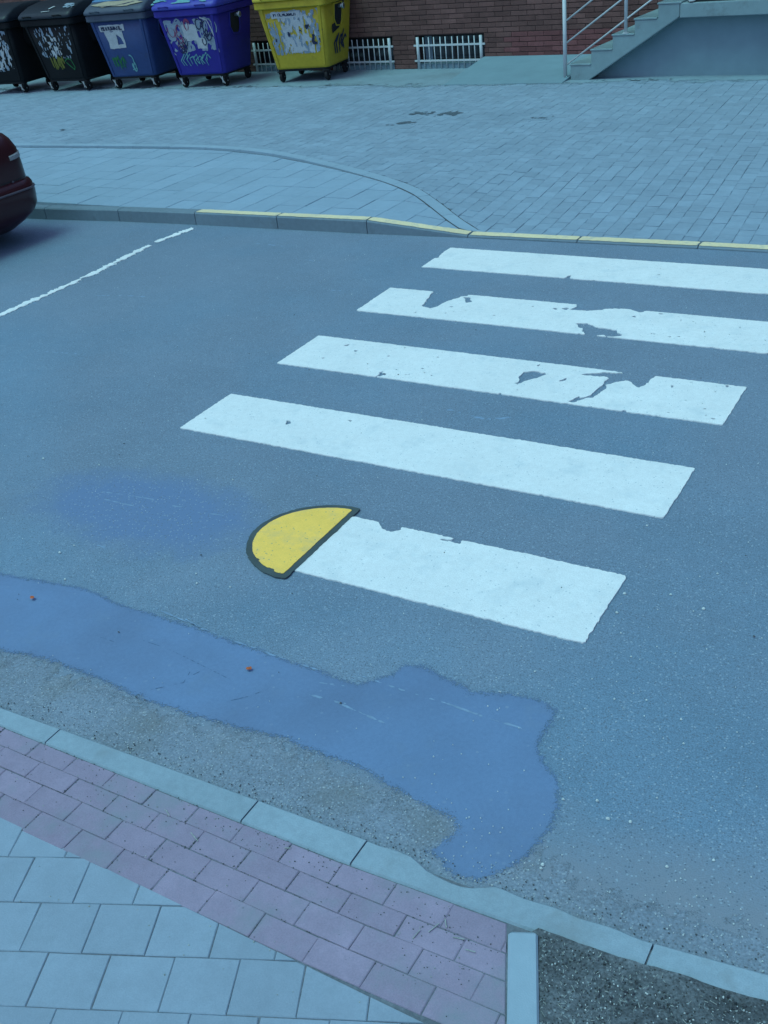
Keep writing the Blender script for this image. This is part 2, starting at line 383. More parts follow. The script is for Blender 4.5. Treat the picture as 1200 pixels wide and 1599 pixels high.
def blot(name, x0, x1, y0, y1, step, fn, m, parent, to3d, skirt=0.0):
    xs = np.arange(x0, x1 + step, step); ys = np.arange(y0, y1 + step, step)
    X, Y = np.meshgrid(xs, ys, indexing='ij')
    V, Fc, val = iso(xs, ys, fn(X, Y), to3d)
    if not Fc: return None
    o = mesh_obj(name, V, Fc, m, parent)
    a = o.data.attributes.new('edge', 'FLOAT', 'POINT'); a.data.foreach_set('value', val)
    if skirt:
        bm = bmesh.new(); bm.from_mesh(o.data)
        be = [e for e in bm.edges if len(e.link_faces) == 1]
        r = bmesh.ops.extrude_edge_only(bm, edges=be)
        for v in r['geom']:
            if isinstance(v, bmesh.types.BMVert): v.co.z -= skirt
        bmesh.ops.recalc_face_normals(bm, faces=bm.faces)
        bm.to_mesh(o.data); bm.free()
    return o
flat = lambda z: (lambda x, y: (x, y, z))

# ------------------------------------------------------------------ measured outlines (metres)
chips3 = [[(0.338, 3.57), (0.372, 3.506), (0.437, 3.21), (0.528, 3.16), (0.565, 3.316), (0.604, 3.409), (0.665, 3.477), (0.589, 3.629)], [(0.644, 3.449), (0.699, 3.447), (0.754, 3.371), (0.725, 3.356)], [(1.462, 3.59), (1.504, 3.514), (1.498, 3.4), (1.627, 3.405), (1.73, 3.466), (1.855, 3.519), (1.975, 3.467), (2.012, 3.559), (1.548, 3.67)], [(1.626, 3.169), (1.693, 3.187), (1.797, 3.137), (1.922, 3.12), (1.989, 3.044), (1.935, 3.017), (1.799, 3.004), (1.768, 2.971), (1.694, 3.09)], [(1.359, 3.393), (1.389, 3.414), (1.4, 3.375)], [(1.422, 3.409), (1.469, 3.421), (1.465, 3.385)], [(1.938, 3.384), (1.956, 3.402), (1.97, 3.359)], [(2.261, 3.107), (2.285, 3.138), (2.288, 3.09)], [(0.636, 3.115), (0.691, 3.144), (0.683, 3.106)]]
chips2 = [[(1.607, 2.339), (1.678, 2.371), (1.758, 2.341), (1.723, 2.266), (1.674, 2.208), (1.652, 2.148)], [(1.863, 2.271), (1.913, 2.361), (1.902, 2.294), (1.88, 2.255)], [(1.963, 2.403), (2.107, 2.489), (2.131, 2.47), (2.245, 2.515), (2.373, 2.5), (2.358, 2.366), (2.331, 2.322), (2.244, 2.393), (2.192, 2.361), (2.139, 2.288), (2.121, 2.408), (2.024, 2.405)], [(2.146, 2.286), (2.136, 2.126), (2.115, 2.21), (2.131, 2.281)], [(2.013, 2.018), (2.063, 2.118), (2.052, 2.026)], [(1.657, 2.448), (1.665, 2.468), (1.674, 2.425)], [(2.719, 2.234), (2.727, 2.246), (2.734, 2.22), (2.727, 2.213)], [(2.139, 2.51), (2.244, 2.53), (2.234, 2.485)], [(2.097, 2.443), (2.162, 2.255), (2.132, 2.12), (2.044, 2.019), (2.03, 2.034), (2.114, 2.139), (2.138, 2.273)]]
chips0 = [[(1.649, 0.509), (1.715, 0.447), (1.772, 0.445), (1.821, 0.469), (1.784, 0.498), (1.696, 0.533)], [(2.022, 0.475), (2.065, 0.456), (2.125, 0.468), (2.092, 0.502)], [(2.855, -0.002), (2.887, 0.011), (2.882, -0.025)], [(1.57, 0.361), (1.581, 0.366), (1.6, 0.325)]]
chips1 = [[(0.577, 1.286), (0.595, 1.3), (0.623, 1.266), (0.606, 1.251)], [(0.713, 1.34), (0.737, 1.338), (0.749, 1.299)], [(0.93, 1.411), (0.944, 1.416), (0.95, 1.392)]]
chips4 = [[(-0.032, 4.206), (0.024, 4.235), (0.008, 4.332), (-0.08, 4.331)], [(1.203, 3.992), (1.228, 4.057), (1.289, 3.94)], [(1.639, 4.006), (1.679, 4.03), (1.684, 3.947)], [(1.419, 4.013), (1.436, 4.031), (1.456, 3.978)]]
patch = [(-3.4, -1.08), (-2.2, -0.80), (-0.872, -0.66), (0.169, -0.54), (0.653, -0.472), (0.963, -0.507), (1.256, -0.503), (1.685, -0.523), (1.917, -0.536), (2.193, -0.544), (2.283, -0.444), (2.298, -0.378), (2.381, -0.347), (2.498, -0.384), (2.621, -0.412), (2.755, -0.362), (2.876, -0.348), (2.956, -0.396), (2.963, -0.495), (2.963, -0.582), (3.013, -0.645), (3.091, -0.707), (3.137, -0.81), (3.156, -0.919), (3.127, -1.044), (3.082, -1.133), (3.028, -1.2), (2.972, -1.219), (2.915, -1.214), (2.861, -1.183), (2.81, -1.165), (2.829, -1.114), (2.866, -1.039), (2.823, -1.015), (2.643, -0.991), (2.443, -0.952), (2.132, -0.936), (1.804, -0.97), (1.5, -0.986), (1.13, -0.959), (0.87, -0.958), (0.676, -0.994), (-0.391, -1.06), (-1.6, -1.12), (-2.6, -1.19)]
patch2 = [(-0.233, 0.184), (-0.083, 0.429), (0.326, 0.498), (0.78, 0.48), (0.982, 0.35), (1.151, 0.098), (0.985, -0.085), (0.603, -0.113), (0.229, -0.131)]
scrape = [[(1.111, -0.482), (1.331, -0.506), (1.557, -0.531), (1.759, -0.537)], [(1.283, -0.492), (1.453, -0.528)], [(1.747, -0.542), (2.017, -0.549)], [(2.173, -0.512), (2.406, -0.521), (2.569, -0.52), (2.731, -0.532), (2.9, -0.53)], [(2.05, -0.687), (2.216, -0.674)], [(2.058, -0.611), (2.156, -0.589)], [(2.161, -0.679), (2.402, -0.706)], [(0.093, 0.244), (0.425, 0.28)], [(0.171, 0.186), (0.397, 0.186)], [(0.743, 0.26), (0.891, 0.283)], [(0.57, 0.264), (0.628, 0.272)]]
cracks = [[(1.209, -0.681), (1.356, -0.684), (1.508, -0.706), (1.716, -0.737)], [(1.457, -0.915), (1.552, -0.828), (1.533, -0.765)], [(1.556, -0.776), (1.581, -0.722)], [(1.796, -0.837), (1.848, -0.787), (1.891, -0.72)], [(1.016, -0.738), (1.094, -0.739)]]
bay = [(-2.888, 1.8), (-2.87, 2.175), (-2.843, 2.639), (-2.841, 3.168), (-2.87, 3.608), (-2.901, 4.08), (-2.834, 4.565)]
leaves = [(0.511, -0.648), (1.754, -0.661)]
bits = [(0.418, -0.648), (0.445, -0.681), (1.071, -0.682), (1.616, -0.159), (-0.411, 2.799), (-0.379, 2.688), (3.472, 0.288), (3.308, 0.823)]
specks = [(-0.533, 0.414), (-0.146, 0.469), (0.706, 0.597), (0.353, -0.228), (0.332, -0.304), (1.1, -0.194), (1.154, -0.255), (1.319, -0.221), (0.534, -0.469), (2.789, -0.227), (3.088, -0.005), (2.945, 0.24), (3.112, -0.257), (3.4, -0.38), (2.93, 0.377), (2.848, 0.914), (3.25, 0.393), (3.358, -0.267), (3.235, 0.654), (3.004, 0.119), (3.104, 0.438), (3.127, -0.784), (3.352, -0.784), (3.623, -0.824), (3.218, -0.218), (3.507, -0.906), (3.17, -1.056), (3.172, -1.071), (3.228, -0.744), (3.285, -0.801)]
stains = [((-2.523, 9.197), 0.32), ((-2.723, 8.641), 0.2), ((-2.723, 8.015), 0.06), ((-2.319, 8.231), 0.07), ((-1.029, 8.941), 0.22), ((-1.386, 9.45), 0.1), ((-1.167, 9.409), 0.08), ((-0.48, 10.513), 0.5), ((-6.838, 7.446), 0.05), ((-5.214, 8.803), 0.12), ((-2.806, 6.068), 0.04), ((-5.869, 8.716), 0.08), ((-8.167, 8.138), 0.12), ((-8.272, 8.011), 0.1)]
scuffs = [[(-1.91, 1.681), (-1.704, 1.703), (-1.498, 1.739)], [(-2.368, 2.755), (-2.147, 2.824), (-1.925, 2.847)], [(-1.103, 3.978), (-0.938, 3.927)], [(-1.854, 4.282), (-1.557, 4.264)], [(-0.458, 3.352), (-0.363, 3.36)], [(-3.039, 2.465), (-2.747, 2.476)], [(-1.582, 3.289), (-1.447, 3.288)], [(1.41, 1.726), (1.676, 1.682), (1.802, 1.749)], [(0.447, -0.174), (0.52, -0.182)], [(2.563, 2.099), (2.698, 2.059)]]

# ------------------------------------------------------------------ ground and road
g = MB(); g.add([(-150, -150, -0.06), (150, -150, -0.06), (150, 150, -0.06), (-150, 150, -0.06)], [(0, 1, 2, 3)])
tag(g.build('ground', M['ground']), kind='structure')
NK = lambda x: np.interp(x, [-3, 0.99, 1.31, 1.87, 2.46, 3.0, 3.56, 3.85, 6, 12], [-1.27, -1.26, -1.25, -1.235, -1.22, -1.21, -1.19, -1.155, -0.80, 0.9])     # near kerb, road side
FK = lambda x: np.interp(x, [-15, -4.86, -3.86, -2.87, -0.95, 0.05, 1.9, 2.5, 15], [4.35, 4.55, 4.64, 4.69, 4.74, 4.80, 4.87, 4.88, 5.1])  # far kerb, road side
xs_ = np.linspace(-40, 40, 161)
rv, rf = [], []
for i, x in enumerate(xs_):
    rv += [(x, float(NK(x)) - 0.06, 0.0), (x, float(FK(x)) + 0.06, 0.0)]
    if i: rf.append((2 * i - 2, 2 * i, 2 * i + 1, 2 * i - 1))
road = tag(mesh_obj('road', rv, rf, M['asphalt']), kind='structure')

blot('worn_edge', -4.5, 4.6, -1.36, -0.6, 0.016, lambda X, Y: np.minimum(NK(X) + np.interp(X, [-2, 2.45, 2.9, 3.05, 3.4, 4.2], [0.33, 0.31, 0.26, 0.18, 0.16, 0.20]) + 0.05 * fbm(X, Y, 5, 3) + 0.09 * fbm(X, Y, 45, 4) - Y, Y - NK(X) + 0.15), M['gravelly'], road, flat(0.0012))
# poured patch of smooth bitumen, and an older faint one
blot('asphalt_patch', -3.5, 3.3, -1.3, -0.25, 0.014, lambda X, Y: poly_sd(X, Y, patch) + 0.006 * fbm(X, Y, 12, 5) + 0.010 * fbm(X, Y, 60, 6) + 0.012, M['patch'], road, flat(0.0022))
road.children[-1]['label'] = 'smooth blue grey bitumen patch along the near kerb'
for i, L in enumerate(scuffs):
    xs0, ys0 = [p[0] for p in L], [p[1] for p in L]
    blot('scuff', min(xs0) - .05, max(xs0) + .05, min(ys0) - .05, max(ys0) + .05, 0.006,
         lambda X, Y: 0.002 - line_d(X, Y, L) + 0.016 * fbm(X, Y, 55, 120 + i), M['residue'], road, flat(0.0012))
for i, L in enumerate(scrape):
    xs0, ys0 = [p[0] for p in L], [p[1] for p in L]
    blot('paint_scrape', min(xs0) - .03, max(xs0) + .03, min(ys0) - .03, max(ys0) + .03, 0.005,
         lambda X, Y: 0.0022 - line_d(X, Y, L) + 0.005 * fbm(X, Y, 45, 20 + i), M['residue'], road, flat(0.0032 if i < 7 else 0.0012))
for i, L in enumerate(cracks):
    xs0, ys0 = [p[0] for p in L], [p[1] for p in L]
    blot('crack', min(xs0) - .02, max(xs0) + .02, min(ys0) - .02, max(ys0) + .02, 0.003,
         lambda X, Y: 0.0010 - line_d(X, Y, L) + 0.0013 * fbm(X, Y, 60, 40 + i), M['crack'], road, flat(0.0030))

# ------------------------------------------------------------------ zebra stripes
SL, SW, SP = 2.897, 0.5, 1.0012
def stripe(k, chips, label, x0=0.0, x1=SL):
    y0 = k * SP
    def f(X, Y):
        ed = 0.0025 * fbm(X, Y, 18, 50 + k) + 0.005 * fbm(X, Y, 85, 60 + k)
        d = np.minimum(np.minimum(X - x0, x1 - X), np.minimum(Y - y0, y0 + SW - Y)) + ed
        for c in chips: d = np.minimum(d, -poly_sd(X, Y, c) + 0.012 * fbm(X, Y, 25, 70 + k) + 0.006 * fbm(X, Y, 80, 80 + k))
        pin = fbm(X, Y, 26, 90 + k, 4)
        wear = fbm(X, Y, 2.0, 95 + k)
        th = 0.97 if k in (0, 1) else (0.86 if k == 4 else 0.80)
        d = np.minimum(d, 0.05 * (th - 0.16 * wear - pin) + 0.0)
        return d
    o = blot('crossing_stripe', x0 - .03, x1 + .03, y0 - .03, y0 + SW + .03, 0.011, f, M['white_paint'], None, flat(0.007), 0.0065)
    return tag(o, label, 'road marking', 'white stripes of the zebra crossing')
stripe(0, chips0, 'short white crossing stripe touching the yellow painted shape', x0=1.50)
stripe(1, chips1, 'clean full white crossing stripe next to the one with the yellow shape')
stripe(2, chips2, 'chipped white crossing stripe, middle one of the five')
stripe(3, chips3, 'white crossing stripe with its left end bitten by a large wedge of missing paint')
stripe(4, chips4, 'white crossing stripe nearest the yellow kerb')
# plain painted cap on the first stripe
ycap = [(1.52, -0.075)] + [(1.52 + 0.385 * math.cos(a) - 0.0, 0.245 + 0.33 * math.sin(a)) for a in np.linspace(R(262), R(98), 40)] + [(1.52, 0.57)]
yroot = empty('painted_cap', (1.35, 0.25, 0))
tag(yroot, 'rounded yellow painted cap with a dark outline at the stripe end', 'road marking')
def ysd(X, Y): return np.minimum(poly_sd(X, Y, ycap), 1.52 - X)
o1 = blot('dark_outline', 1.05, 1.6, -0.15, 0.65, 0.009, lambda X, Y: ysd(X, Y) + 0.004 * fbm(X, Y, 40, 31) + 0.002, M['black_paint'], None, flat(0.010), 0.004)
def f_y(X, Y):
    d = ysd(X, Y) - 0.028 + 0.002 * fbm(X, Y, 60, 33)
    worn = fbm(X, Y, 22, 34) * 0.02 + np.abs(Y + 0.055) * 0.55 - 0.016 + np.clip(X - 1.42, 0, 1) * 0.3
    return np.minimum(d, worn)
o2 = blot('yellow_fill', 1.05, 1.6, -0.15, 0.65, 0.008, f_y, M['yellow_paint'], None, flat(0.013), 0.002)
for o in (o1, o2):
    o.parent = yroot; o.matrix_parent_inverse = Matrix.Translation((-1.35, -0.25, 0))
# worn bay line
def f_bay(X, Y):
    base = 0.032 - line_d(X, Y, bay) + 0.020 * fbm(X, Y, 18, 36) + 0.024 * fbm(X, Y, 60, 37)
    gap = 0.06 * (0.55 - fbm(X, Y, 7, 38)) + 0.02 - 0.07 * np.clip(1 - np.abs(Y - 3.10) / 0.22, 0, 1) - 0.05 * np.clip(1 - np.abs(Y - 4.05) / 0.12, 0, 1) - 0.02 * np.clip(Y - 3.9, 0, 1) + 0.03 * np.clip(2.6 - Y, 0, 0.8)
    return np.minimum(base, gap)
tag(blot('parking_line', -3.1, -2.7, 1.7, 4.62, 0.011, f_bay, M['white_paint'], None, flat(0.006), 0.005), 'thin worn white line marking the end of the parking bay', 'road marking')

# ------------------------------------------------------------------ near kerb, red pavers, tiles, planting bed
nv, nf = [], []
for i, x in enumerate(xs_):
    nv += [(x, -30, 0.0222), (x, float(NK(x)) - 0.03, 0.0222)]
    if i: nf.append((2 * i - 2, 2 * i, 2 * i + 1, 2 * i - 1))
npav = tag(mesh_obj('near_pavement', nv, nf, M['joint_pale']), kind='structure')
NKI = lambda x: np.interp(x, [-3, 1.16, 2.07, 2.62, 2.92, 3.26, 3.56, 3.88, 6, 12], [-1.345, -1.34, -1.337, -1.33, -1.318, -1.305, -1.288, -1.25, -0.9, 0.8])
nk = tag(empty('near_kerb', (2, -1.3, 0)), kind='structure')
js = [-6.2, -5.26, -4.32, -3.38, -2.44, -1.5, -0.56, 0.38, 1.313, 2.222, 2.645, 3.56, 4.4, 5.3, 6.2]
ZK = 0.03
for a, b in zip(js, js[1:]):
    n = 12
    t = np.linspace(a + 0.003, b - 0.003, n)
    outer = []
    for x in t:
        y = float(NK(x))
        if 2.645 < x < 3.2: y -= 0.045 * max(0, 1 - abs((x - 2.955) / 0.12) ** 2.0) + 0.004 * math.sin(x * 40)
        outer.append((x, y))
    if a < 2.9 < b:
        outer = [(x, float(NK(x)) - 0.04 * max(0, 1 - abs((x - 2.95) / 0.13) ** 2) + 0.003 * math.sin(37 * x)) for x in np.linspace(a + .003, b - .003, 30)]
    inner = [(x - 0.01 * 0, float(NKI(x)) + 0.003) for x in np.linspace(a + .003, b - .003, len(outer))]
    mo, mi = outer, inner
    k = len(mo); v = []; f = []
    for zz, ins in ((-0.1, 0), (ZK - 0.008, 0), (ZK, 0.008)):
        v += [(x, y - ins, zz) for x, y in mo] + [(x, y + ins * 0.6, zz) for x, y in mi]
    for lv in range(2):
        o0, o1_ = lv * 2 * k, (lv + 1) * 2 * k
        for i in range(k - 1):
            f.append((o0 + i + 1, o0 + i, o1_ + i, o1_ + i + 1))
            f.append((o0 + k + i, o0 + k + i + 1, o1_ + k + i + 1, o1_ + k + i))
        f.append((o0, o0 + k, o1_ + k, o1_)); f.append((o0 + 2 * k - 1, o0 + k - 1, o1_ + k - 1, o1_ + 2 * k - 1))
    o2_ = 4 * k
    for i in range(k - 1): f.append((o2_ + k + i, o2_ + k + i + 1, o2_ + i + 1, o2_ + i))
    ks = mesh_obj('kerb_stone', v, f, M['kerb'], nk); ks.matrix_parent_inverse = Matrix.Translation((-2, 1.3, 0))

def lay(name, poly, zf, m, parent, h=0.04, ch=0.0025):
    if len(poly) < 3 or area(poly) < 1.2e-4: return None
    v, f = prism(poly, zf, h, ch)
    return mesh_obj(name, v, f, m, parent)
# divider between red band and planting bed runs along dD
D0 = (3.184, -1.335); dD = Vector((0.404, -0.9145)).normalized(); nD = (-0.9145, -0.404)   # nD points to the paving side
def jit(poly, j=0.0015): return [(x + random.uniform(-j, j), y + random.uniform(-j, j)) for x, y in poly]
ys_r = [-1.338, -1.413, -1.494, -1.585, -1.678]
for r in range(4):
    off = (2.62, 2.705, 2.61, 2.70)[r]
    for k in range(-32, 5):
        x0 = off + 0.19 * k; x1 = x0 + 0.19
        if x1 < -2.9: continue
        yt0, yt1 = (float(NKI(x0)), float(NKI(x1))) if r == 0 else (ys_r[r] + 0.03 * max(0, x0 - 2.75), ys_r[r] + 0.03 * max(0, x1 - 2.75))
        yb0, yb1 = ys_r[r + 1] + 0.03 * max(0, x0 - 2.75), ys_r[r + 1] + 0.03 * max(0, x1 - 2.75)
        gp = 0.0009
        p = [(x0 + gp, yb0 + gp), (x1 - gp, yb1 + gp), (x1 - gp, yt1 - gp), (x0 + gp, yt0 - gp)]
        p = clip(jit(p), D0[0] - 0.006, D0[1], *nD)
        tz = random.uniform(-0.0015, 0.0015)
        lay('red_paver', p, lambda x, y: 0.026 + tz, M['red_paver'], npav)
e1 = Vector((0.9145, 0.404)); e2 = Vector((0.404, -0.9145))
for r in range(-9, 12):
    v0 = 2.275 + 0.1737 * r; u_off = 0.843 + 0.0945 * r
    for k in range(-22, 14):
        u0 = u_off + 0.194 * k
        gp = 0.0013
        p = []
        for uu, vv in ((u0 + gp, v0 + gp), (u0 + gp, v0 + 0.1737 - gp), (u0 + 0.194 - gp, v0 + 0.1737 - gp), (u0 + 0.194 - gp, v0 + gp)):
            q = e1 * uu + e2 * vv; p.append((q.x, q.y))
        cx, cy = sum(a for a, _ in p) / 4, sum(b for _, b in p) / 4
        if cx < -1.6 or cy < -2.75: continue
        p = clip(jit(p), 2.7, -1.681, -0.012, -1.0)
        if len(p) > 2: p = clip(p, D0[0] - 0.006, D0[1], *nD)
        tz = random.uniform(-0.001, 0.001)
        lay('paving_tile', p, lambda x, y: 0.026 + tz, M['tile'], npav)
# white edging between the paving and the bed
ed = tag(empty('bed_edging', (3.2, -1.4, 0)), 'pale concrete edging strip between the red paving and the soil bed', 'edging')
s0 = 0.0
for k in range(4):
    a, b = s0 + 0.004, s0 + 0.6 - 0.004; s0 += 0.6
    mb = MB(); rings = []
    w = 0.083
    if k == 0: a = 0.012
    for t, ins, zz in ((a, 0.006, 0), (a + 0.008, 0, 0), (b - 0.004, 0, 0), (b, 0.004, 0)):
        c = Vector(D0) + dD * t; nx_ = Vector((-nD[0], -nD[1]))
        if k == 0 and t < 0.03: l, r_ = 0.0 + ins, w - ins
        else: l, r_ = ins * .5, w - ins * .5
        P0, P1 = c + nx_ * l, c + nx_ * r_
        rings.append([(P0.x, P0.y, -0.1), (P0.x, P0.y, 0.042 - ins), (P0.x + nx_.x * 0.006, P0.y + nx_.y * 0.006, 0.05 - ins), (P1.x - nx_.x * 0.006, P1.y - nx_.y * 0.006, 0.05 - ins), (P1.x, P1.y, 0.042 - ins), (P1.x, P1.y, -0.1)])
    mb.loft(rings)
    o = mb.build('edging_block', M['bed_edge'], ed); o.matrix_parent_inverse = Matrix.Translation((-3.2, 1.4, 0))
# soil bed
E1 = Vector(D0) + Vector((-nD[0], -nD[1])) * 0.075
def soil_poly(): return [(E1.x, E1.y + 0.02), (E1.x + 0.9, E1.y - 2.0), (9.0, -3.2), (9.0, 0.1), (6.0, -0.88), (3.9, -1.245), (3.5, -1.285)]
def f_soil(X, Y):
    return np.minimum((X - E1.x) * (-nD[0]) + (Y - E1.y) * (-nD[1]) + 0.01, NKI(X) + 0.012 - Y)
soil = blot('planting_bed', 3.2, 5.2, -3.2, -1.1, 0.03, f_soil, M['soil'], None,
            lambda x, y: (x, y, 0.035 + 0.010 * noise.noise((x * 9, y * 9, 1)) + 0.006 * noise.noise((x * 40, y * 40, 2))))
tag(soil, kind='structure')

# ------------------------------------------------------------------ far kerb and far pavement
def kerb_z(x): return float(np.interp(x, [-0.95, 0.03, 9, 10], [0.12, 0.022, 0.022, 0.03]))
def pave_z(x, y):
    kz = kerb_z(x); t = min(1, max(0, (y - 4.95) / 3.2)); t = t * t * (3 - 2 * t)
    return kz + (0.12 - kz) * t
KW = 0.115
fk = tag(empty('far_kerb', (-1, 4.8, 0)), kind='structure')
k0 = -0.95
for i in range(-13, 12):
    a, b = k0 + 0.965 * i + 0.004, k0 + 0.965 * (i + 1) - 0.004
    n = 7; v = []; f = []
    for x in np.linspace(a, b, n):
        y = float(FK(x)); z = kerb_z(x)
        v += [(x, y, -0.1), (x, y, z - 0.012), (x, y + 0.012, z), (x, y + KW, z), (x, y + KW, -0.1)]
    for j in range(n - 1):
        for q in range(4): f.append((5 * j + q, 5 * j + q + 1, 5 * j + q + 6, 5 * j + q + 5)[::-1])
    f.append((0, 1, 2, 3, 4)); f.append(tuple(5 * (n - 1) + q for q in (4, 3, 2, 1, 0)))
    ks = mesh_obj('kerb_stone', v, f, M['kerb_far'], fk); ks.matrix_parent_inverse = Matrix.Translation((1, -4.8, 0))
    if i >= -2:
        def f_p(X, Y):
            F0 = FK(X)
            return np.minimum(np.minimum(X - a - 0.002, b - 0.002 - X), np.minimum(Y - F0 - 0.010, F0 + KW - 0.004 - Y)) + 0.006 * fbm(X, Y, 25, 100 + i) - 0.002
        y_lo, y_hi = float(FK(a)) - 0.02, float(FK(b)) + KW + 0.02
        p = blot('yellow_paint_band', a, b, y_lo, y_hi, 0.02, f_p, M['kerb_yellow'], ks, lambda x, y: (x, y, kerb_z(x) + 0.003))
        p.matrix_parent_inverse = Matrix.Translation((1, -4.8, 0)) if False else Matrix.Identity(4)
        p.matrix_world = Matrix.Identity(4)

# base sheet of joint sand under the paving
bx, by = np.linspace(-16, 14, 121), np.linspace(0, 1, 40)
bv, bf = [], []
for i, x in enumerate(bx):
    for j, t in enumerate(by):
        y = float(FK(x)) + KW - 0.01 + t * (14.6 - 4.9)
        bv.append((x, y, pave_z(x, y) - 0.005))
        if i and j: bf.append(((i - 1) * 40 + j - 1, i * 40 + j - 1, i * 40 + j, (i - 1) * 40 + j))
fpav = tag(mesh_obj('far_pavement', bv, bf, M['joint_far']), kind='structure')
# curved edging between the slabs and the block paving
ARC = [(-16, 6.85), (-11, 7.02), (-9.3, 7.05), (-7.78, 7.08), (-6.52, 7.13), (-5.245, 7.16), (-4.634, 7.15), (-3.848, 7.02), (-3.2, 6.80), (-2.635, 6.56), (-1.952, 6.245), (-1.305, 5.90), (-0.727, 5.44), (-0.30, 5.06), (0.02, 4.83), (0.06, 4.80)]
def resample(P, step):
    P = [Vector(p) for p in P]; out = [P[0].copy()]; acc = 0.0
    for a, b in zip(P, P[1:]):
        L = (b - a).length; t = step - acc
        while t <= L: out.append(a + (b - a) * (t / L)); t += step
        acc = (acc + L) % step if L + acc >= step else acc + L
        acc = L - (t - step) if t - step >= 0 else acc
    return out
def chaikin(P, n=2):
    for _ in range(n):
        Q = [P[0]]
        for a, b in zip(P, P[1:]):
            Q += [(a[0] * .75 + b[0] * .25, a[1] * .75 + b[1] * .25), (a[0] * .25 + b[0] * .75, a[1] * .25 + b[1] * .75)]
        P = Q + [P[-1]]
    return P
arc = chaikin(ARC, 2)
ax_, ay_ = np.array([p[0] for p in arc]), np.array([p[1] for p in arc])
EW = 0.115
def normal_at(i):
    a = Vector(arc[max(0, i - 1)]); b = Vector(arc[min(len(arc) - 1, i + 1)]); d = (b - a).normalized(); return Vector((-d.y, d.x))
outer_arc = [tuple(Vector(arc[i]) + normal_at(i) * EW) for i in range(len(arc))]
outer_gap = [tuple(Vector(arc[i]) + normal_at(i) * (EW + 0.012)) for i in range(len(arc))]
inner_gap = [tuple(Vector(arc[i]) - normal_at(i) * 0.016) for i in range(len(arc))]
def sdist(x, y, c):
    """positive on the block-paving side of a curve"""
    best = 1e9; sgn = 1
    p = Vector((x, y))
    for a, b in zip(c, c[1:]):
        a, b = Vector(a), Vector(b); e = b - a; t = max(0, min(1, (p - a).dot(e) / e.length_squared)); q = a + e * t
        d = (p - q).length
        if d < best: best = d; w = p - a; sgn = 1 if e.x * w.y - e.y * w.x > 0 else -1
    return best * sgn
def clip_curve(poly, c, keep):
    """cut a small piece along the curve, taken as straight across the piece"""
    ds = [sdist(x, y, c) * keep for x, y in poly]
    if all(d >= 0 for d in ds): return poly
    if all(d <= 0 for d in ds): return []
    out = []
    for i in range(len(poly)):
        j = (i + 1) % len(poly)
        if ds[i] >= 0: out.append(poly[i])
        if ds[i] * ds[j] < 0:
            t = ds[i] / (ds[i] - ds[j]); out.append((poly[i][0] + (poly[j][0] - poly[i][0]) * t, poly[i][1] + (poly[j][1] - poly[i][1]) * t))
    return out
rib_v, rib_f = [], []
for i in range(len(arc)):
    for off in (-0.022, EW + 0.018):
        q_ = Vector(arc[i]) + normal_at(i) * off; yy = max(q_.y, float(FK(q_.x)) + KW + 0.003)
        rib_v.append((q_.x, yy, pave_z(q_.x, yy) - 0.0035))
    if i: rib_f.append((2 * i - 2, 2 * i, 2 * i + 1, 2 * i - 1))
mesh_obj('edging_joint', rib_v, rib_f, M['joint'], fpav)
# edging stones along the arc
cl = [0.0]
for a, b in zip(arc, arc[1:]): cl.append(cl[-1] + math.hypot(b[0] - a[0], b[1] - a[1]))
cl = np.array(cl)
def at_len(s, c): return (float(np.interp(s, cl, [p[0] for p in c])), float(np.interp(s, cl, [p[1] for p in c])))
total = cl[-1]; s1 = total
while s1 > 5.0:
    s0 = max(0, s1 - 0.6)
    ts = np.linspace(s0 + 0.003, s1 - 0.003, 6)
    ins = [at_len(t, arc) for t in ts]; outs = [at_len(t, outer_arc) for t in ts]
    poly = ins + outs[::-1]
    poly = [(x, max(y, float(FK(x)) + KW + 0.004)) for x, y in poly]
    v = []; n = len(poly); f = []
    for dz in (-0.05, 0.0):
        v += [(x, y, pave_z(x, y) + 0.001 + dz + (0.026 * min(1, max(0, (-1.4 - x) / 2.0)) if dz == 0 else 0)) for x, y in poly]
    for i in range(n): f.append((i, (i + 1) % n, n + (i + 1) % n, n + i))
    for i in range(5): f.append((n + i, n + i + 1, n + (n - 2 - i), n + (n - 1 - i)))
    mesh_obj('edging_stone', v, f, M['edging'], fpav)
    s1 = s0
# square slabs between kerb and arc
nslab = 0
for r in range(0, 8):
    for k in range(-31, 1):
        x0 = 0.27 + 0.30 * k + (0.0 if True else 0); y0 = 4.755 + 0.318 * r
        gp = 0.003
        p = [(x0 + gp, y0 + .005), (x0 + 0.30 - gp, y0 + .005), (x0 + 0.30 - gp, y0 + 0.318 - .005), (x0 + gp, y0 + 0.318 - .005)]
        p = jit(p, 0.002)
        xm = x0 + .15
        p = clip(p, xm, float(FK(xm)) + KW + 0.004, -0.03, 1.0)
        if len(p) < 3: continue
        p = clip_curve(p, inner_gap, -1)
        if len(p) < 3 or area(p) < 0.001: continue
        dz = random.uniform(-0.002, 0.002)
        if nslab < 298:
            lay('paving_slab', p, lambda x, y: pave_z(x, y) + dz, M['slab'], fpav, ch=0.003); nslab += 1
